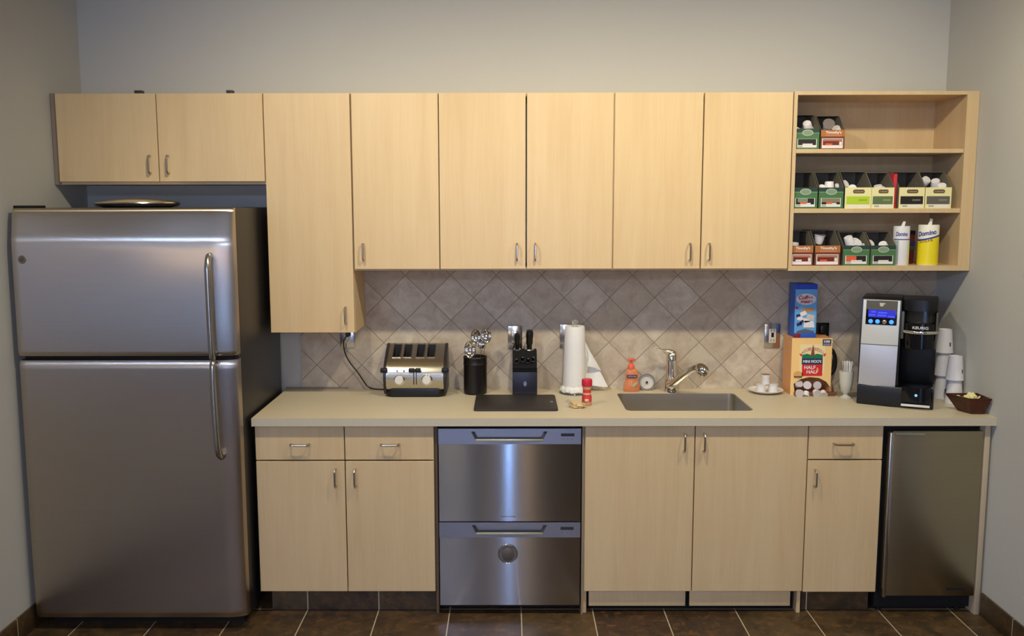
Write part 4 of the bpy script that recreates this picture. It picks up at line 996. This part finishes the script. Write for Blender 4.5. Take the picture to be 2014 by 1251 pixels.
# ------------------------------------------------------------------ pod cartons on the shelves
CARD = mat('card_inside', (118, 110, 92), .8); GREEN = mat('carton_green', (72, 118, 70), .5); DGREEN = mat('carton_dark_green', (36, 66, 56), .5)
BROWN = mat('carton_brown', (122, 56, 34), .5); TAN = mat('carton_tan', (176, 112, 52), .5); CREAM = mat('carton_cream', (236, 228, 166), .5)
PWHITE = mat('print_white', (232, 228, 222), .5); PDARK = mat('print_dark', (34, 28, 26), .5); GOLD = mat('print_grey_green', (132, 152, 124), .5)
ORNG = mat('print_orange', (228, 96, 52), .5); LIME = mat('print_lime', (180, 208, 50), .5); OLIVE = mat('print_olive', (96, 116, 76), .5)
GREYB = mat('print_grey', (96, 94, 84), .5); PRB = mat('print_maroon', (120, 36, 32), .5)
def pod_carton(x0, x1, z, hf, hb, kind, label):
    yf, yb = -.300, -.105; H = hb
    t = thing('pod_carton', label, 'carton', ((x0+x1)/2, (yf+yb)/2, z), group='coffee pod cartons on the open shelves')
    main = {'green': GREEN, 'brown': BROWN}.get(kind.split('_')[0], CREAM); edge = {'green': DGREEN, 'brown': BROWN}.get(kind.split('_')[0], CREAM)
    bm = bmesh.new(); th = .0015
    prof_ = [(yf, z), (yf, z+hf), (yf+.075, z+H), (yb, z+H), (yb, z)]
    prism(bm, prof_, 'yz', x0, x0+th); prism(bm, prof_, 'yz', x1-th, x1)
    box(bm, x0+th, x1-th, yb-th, yb, z, z+H); box(bm, x0+th, x1-th, yf, yb-th, z, z+th)
    box(bm, x0+th, x1-th, yf+.085, yb-th, z+H-th, z+H)
    obj('carton_body', bm, CARD, t)
    fp = obj('front_panel', Box(x0+.0002, x1-.0002, yf-.0015, yf+.0005, z, z+hf), main, t)
    y1 = yf-.0015; w_ = x1-x0
    def P(name, a, b, c, d, m, dep=.0005, lift=0): return obj(name, Box(x0+a*w_, x0+b*w_, y1-dep-lift, y1-lift, z+c*hf, z+d*hf), m, fp)
    if kind.startswith('green'):
        P('dark_band', .0, 1, .80, 1.0, DGREEN); P('pale_line', 0, 1, .765, .80, GOLD)
        ov = obj('oval_crest', Prism(ellipse(x0+.5*w_, z+.80*hf, .024, .0135), 'xz', y1-.0012, y1), mat('crest_rim', (190, 200, 176), .5), fp)
        obj('oval_centre', Prism(ellipse(x0+.5*w_, z+.80*hf, .021, .0108), 'xz', y1-.0016, y1), GOLD, ov)
        P('label_frame', .08, .90, .08, .50, PWHITE)
        P('label_picture', .11, .87, .20, .49, PDARK, .0010)
        if kind == 'green_orange': P('orange_square', .11, .50, .20, .47, ORNG, .0014)
        elif kind == 'green_photo': P('photo_patch', .11, .87, .30, .49, mat('photo_olive', (134, 128, 96), .5), .0014); P('orange_strip', .30, .55, .22, .30, ORNG, .0016)
        elif kind == 'green_cup': P('photo_patch', .18, .60, .30, .49, mat('photo_sage', (128, 140, 116), .5), .0014); P('orange_strip', .28, .55, .22, .30, ORNG, .0016)
        P('white_strip', .30, .72, .20, .27, PWHITE, .0015)
        P('grey_patch', .12, .30, .10, .17, mat('patch_grey', (170, 172, 164), .5), .0008)
    elif kind.startswith('brown'):
        P('tan_band', 0, 1, .66, 1.0, TAN)
        lettering("Timothy's", x0+.52*w_, y1-.0006, z+.86*hf, w_*.66, hf*.17, PWHITE, fp, bold=.03)
        P('tan_text_bar', .18, .86, .68, .76, mat('bar_rose', (196, 128, 96), .5), .0009)
        P('label_frame', .05, .93, .05, .56, PWHITE); P('label_picture', .08, .90, .21, .53, mat('pic_tan', (164, 122, 92), .5), .0010)
        P('maroon_panel', .10, .76, .21, .42, PRB, .0014)
        P('orange_strip', .20, .48, .21, .30, ORNG if kind != 'brown_plain' else PWHITE, .0018)
        P('white_square', .78, .88, .22, .38, PWHITE, .0016)
    else:
        pl = obj('capsule_crest', Prism(rrect(x0+.30*w_, x0+.74*w_, z+.72*hf, z+.90*hf, .0075), 'xz', y1-.0008, y1), mat('crest_brown', (92, 74, 56), .5), fp)
        lettering('Celestial', x0+.52*w_, y1-.0008, z+.81*hf, w_*.34, hf*.08, mat('crest_letter', (196, 176, 140), .5), pl)
        c = {'cream_lime': LIME, 'cream_green': OLIVE, 'cream_black': PDARK, 'cream_grey': GREYB}[kind]
        P('colour_panel', .06, .94, .20, .58, c); P('panel_text_bar', .52, .84, .36, .44, mat('text_'+kind, {'cream_lime': (150, 176, 40), 'cream_green': (140, 150, 90), 'cream_black': (110, 108, 90), 'cream_grey': (132, 128, 112)}[kind], .5), .0009)
        P('white_strip', .10, .92, .05, .17, PWHITE)
        if kind != 'cream_lime': P('grey_patch', .14, .34, .07, .15, mat('patch_grey', (170, 172, 164), .5), .0008)
    return t
B = 1.985, 1.729, 1.479
pod_carton(1.2400, 1.343, B[0], .088, .155, 'green_white', 'green pod carton with oval crest on the top shelf')
pod_carton(1.3495, 1.453, B[0], .082, .150, 'brown_top', 'brown and tan pod carton on the top shelf')
pod_carton(1.2400, 1.345, B[1], .091, .160, 'green_cup', 'leftmost green pod carton on the middle shelf, showing no pods')
pod_carton(1.3520, 1.458, B[1], .091, .160, 'green_photo', 'green pod carton with one upright white pod on the middle shelf')
pod_carton(1.4650, 1.580, B[1], .091, .162, 'cream_lime', 'cream pod carton with lime green panel on the middle shelf')
pod_carton(1.5810, 1.680, B[1], .091, .158, 'cream_green', 'cream pod carton with olive green panel on the middle shelf')
pod_carton(1.7010, 1.813, B[1], .091, .160, 'cream_black', 'cream pod carton with black panel on the middle shelf')
pod_carton(1.8155, 1.930, B[1], .091, .160, 'cream_grey', 'cream pod carton with grey panel at the right end of the middle shelf')
pod_carton(1.2400, 1.336, B[2], .088, .150, 'brown_plain', 'leftmost brown pod carton on the bottom shelf')
pod_carton(1.3450, 1.455, B[2], .088, .152, 'brown_orange', 'brown pod carton with orange strip on the bottom shelf')
pod_carton(1.4690, 1.584, B[2], .088, .146, 'green_orange', 'green pod carton with orange square on the bottom shelf')
pod_carton(1.5910, 1.699, B[2], .088, .146, 'green_dark', 'green pod carton beside the white sugar canister on the bottom shelf')
# pods
POD = mat('pod_white', (236, 232, 230), .4)
pd = thing('coffee_pod', 'x', 'coffee pod', (0, 0, 0), group='coffee pods in the cartons', world=False)
obj('cup', Lathe([(0, 0), (.017, 0), (.0185, .003), (.0225, .038), (.0250, .039), (.0250, .0415)], (0, 0, 0), n=28, cap=False), POD, pd)
obj('foil_lid', Lathe([(0, .0425), (.0248, .0425), (.0250, .0415)], (0, 0, 0), n=28, cap=False), mat('pod_foil', (150, 140, 136), .35, .5), pd)
PODS = [(1.262, -.262, B[0]+.084, 2.6, .5, 'white pod at the left of the top shelf green carton'), (1.304, -.245, B[0]+.110, 2.4, -.5, 'large tilted white pod at the right of the top shelf green carton'), (1.292, -.272, B[0]+.070, 1.9, .2, 'low white pod at the middle of the top shelf green carton'),
        (1.386, -.268, B[0]+.088, 1.0, -.2, 'pod showing its open dark end in the top shelf brown carton'), (1.424, -.262, B[0]+.090, 2.7, -.5, 'rounded white pod at the right of the top shelf brown carton'),
        (1.410, -.255, B[1]+.118, PI, 0, 'single white pod standing upside down in the middle shelf green carton'), (1.3785, -.262, B[1]+.084, 2.0, .2, 'pod peeking out at the left edge of that green carton'),
        (1.487, -.250, B[1]+.104, 2.4, .8, 'upper left pod in the carton with the lime green panel'), (1.506, -.272, B[1]+.084, 2.2, -.6, 'white pod resting on the front of the lime panel carton'),
        (1.622, -.262, B[1]+.094, 2.9, -.25, 'white pod in the carton with the olive green panel'), (1.652, -.245, B[1]+.076, 2.0, .5, 'lower pod behind in the olive panel carton'),
        (1.848, -.240, B[1]+.122, 2.3, .5, 'upper left pod in the carton with the grey panel'), (1.886, -.235, B[1]+.116, 2.6, -.4, 'upper right pod in the carton with the grey panel'), (1.900, -.270, B[1]+.094, 2.5, -.5, 'lower right white pod in the carton with the grey panel'),
        (1.276, -.225, B[2]+.100, PI, .1, 'shaded pod in the leftmost bottom shelf carton'), (1.392, -.195, B[2]+.092, .2, .1, 'shaded pod stacked on top in the orange strip carton'), (1.396, -.235, B[2]+.084, PI, 0, 'shaded pod beneath in the orange strip carton'),
        (1.500, -.262, B[2]+.118, 2.9, -.45, 'tall tilted white pod in the orange square carton'), (1.545, -.265, B[2]+.088, PI/2, 1.3, 'white pod lying on its side in the orange square carton'),
        (1.610, -.250, B[2]+.092, 2.4, .6, 'left white pod in the carton beside the sugar canister'), (1.655, -.262, B[2]+.088, 2.6, -.6, 'right white pod in the carton beside the sugar canister')]
for k, (x, y, z, a, b, lab) in enumerate(PODS):
    if 1.5 < a < 3.1: a = -a; y += .0; z += .006
    if k == 0: pd.location = (x, y, z); pd.rotation_euler = (a, b, 0); pd['label'] = lab
    else: dup(pd, (x, y, z), (a, b, 0), lab)
# red packet between cartons on the middle shelf
tag(obj('red_packet', Prism([(1.684, B[1]), (1.698, B[1]), (1.699, B[1]+.150), (1.690, B[1]+.152), (1.683, B[1]+.14)], 'xz', -.280, -.16, bev=.001), mat('packet_red', (190, 50, 56), .5, noise=.3, nscale=40)), 'crumpled red packet squeezed between cream cartons on the middle shelf', 'packet')
# sugar canister
cx, cy = 1.737, -.262
t = thing('sugar_canister', 'white cylindrical sugar canister on the bottom shelf', 'canister', (cx, cy, B[2]))
obj('body', Lathe([(0, 0), (.034, 0), (.0345, .002), (.0345, .168), (.033, .172), (0, .172)], (cx, cy, B[2]), n=40), mat('canister_white', (226, 224, 222), .35), t)
def wrap(cx, cy, z0, z1, r, a0, a1, m, name, par, n=16, sl=0., dz=0):
    bm = bmesh.new(); A = []; Bv = []
    for i in range(n+1):
        a = math.radians(a0+(a1-a0)*i/n); x, y = cx+r*math.cos(a), cy+r*math.sin(a); s = sl*(i/n)
        A.append(bm.verts.new((x, y, z0+s))); Bv.append(bm.verts.new((x, y, z1+s+dz)))
    for i in range(n): bm.faces.new((A[i], A[i+1], Bv[i+1], Bv[i]))
    return obj(name, bm, m, par)
NAVY = mat('print_blue', (52, 60, 140), .45)
wrap(cx, cy, B[2]+.112, B[2]+.116, .0350, 190, 350, NAVY, 'blue_line', t)
wrap(cx, cy, B[2]+.004, B[2]+.110, .0350, 300, 345, mat('print_pale_yellow', (220, 222, 150), .45), 'yellow_stripe', t)
wrap(cx, cy, B[2]+.004, B[2]+.110, .0350, 196, 232, mat('print_pale_grey', (168, 180, 170), .45), 'grey_stripe', t)
lt = lettering('Domino', cx-.012, cy-.0352, B[2]+.138, .050, .018, NAVY, t, shear=.2, bold=.02)
obj('pour_tab', Prism([(cx-.006, B[2]+.172), (cx+.010, B[2]+.172), (cx+.014, B[2]+.192), (cx+.004, B[2]+.194)], 'xz', cy-.006, cy-.004), WHITE, t)
# yellow canister
cx, cy = 1.857, -.262
t = thing('sugar_canister', 'yellow and white cylindrical sugar canister at the right of the bottom shelf', 'canister', (cx, cy, B[2]))
R_ = .0435
obj('body', Lathe([(0, 0), (R_-.001, 0), (R_, .002), (R_, .174), (R_-.002, .178), (0, .178)], (cx, cy, B[2]), n=44), mat('canister_cream', (236, 232, 214), .35), t)
YELL = mat('canister_yellow', (236, 216, 30), .4)
bm = bmesh.new(); n = 44; A = []; Bv = []
for i in range(n):
    a = 2*PI*i/n; x, y = cx+(R_+.0004)*math.cos(a), cy+(R_+.0004)*math.sin(a)
    A.append(bm.verts.new((x, y, B[2]+.003))); Bv.append(bm.verts.new((x, y, B[2]+.118+.012*math.cos(a))))
for i in range(n): bm.faces.new((A[i], A[(i+1) % n], Bv[(i+1) % n], Bv[i]))
yb_ = obj('yellow_label', bm, YELL, t)
bm = bmesh.new(); A = []; Bv = []
for i in range(n):
    a = 2*PI*i/n; x, y = cx+(R_+.0007)*math.cos(a), cy+(R_+.0007)*math.sin(a)
    A.append(bm.verts.new((x, y, B[2]+.119+.012*math.cos(a)))); Bv.append(bm.verts.new((x, y, B[2]+.126+.012*math.cos(a))))
for i in range(n): bm.faces.new((A[i], A[(i+1) % n], Bv[(i+1) % n], Bv[i]))
obj('blue_line', bm, NAVY, t)
def curve_text(o_, cx, cy, R):
    org = Vector(o_['org']) if 'org' in o_.keys() else Vector((0, 0, 0))
    for v in o_.data.vertices:
        w_ = v.co+org; a = (w_.x-cx)/R; dep = R+(cy-R-w_.y)
        p_ = Vector((cx+dep*math.sin(a), cy-dep*math.cos(a), w_.z)); v.co = p_-org
l1 = lettering('Domino', cx-.026, cy-R_-.0004, B[2]+.142, .082, .021, NAVY, t, shear=.2, bold=.03, tilt=.16); curve_text(l1, cx, cy, R_)
l2 = lettering('SUGAR', cx-.028, cy-R_-.0020, B[2]+.1075, .055, .010, mat('text_maroon', (120, 50, 40), .5), t, tilt=.16, font_space=1.3); curve_text(l2, cx, cy, R_)
obj('pour_tab', Prism([(cx-.008, B[2]+.178), (cx+.010, B[2]+.178), (cx+.013, B[2]+.203), (cx+.001, B[2]+.206), (cx-.002, B[2]+.190)], 'xz', cy-.006, cy-.004), WHITE, t)
curve_text(lt, 1.737, -.262, .035)
# clear pack of dark items behind, between the canisters
t = thing('snack_pack', 'dark blue and red see-through pack between the two sugar canisters', 'package', (1.795, -.19, B[2]))
obj('pack', Box(1.776, 1.826, -.20, -.16, B[2], B[2]+.142, bev=.006), mat('pack_red', (92, 34, 32), .4, noise=.5, nscale=70), t)
obj('blue_band', Box(1.775, 1.827, -.201, -.17, B[2]+.082, B[2]+.104, bev=.002), mat('pack_blue', (50, 44, 96), .4), t)
obj('green_band', Box(1.775, 1.827, -.201, -.17, B[2]+.062, B[2]+.080, bev=.002), mat('pack_green', (60, 72, 44), .4), t)
obj('pack_top', Box(1.775, 1.827, -.201, -.16, B[2]+.128, B[2]+.150, bev=.003), mat('pack_black', (34, 36, 34), .4), t)

for o in bpy.data.objects:
    if 'org' in o.keys(): del o['org']
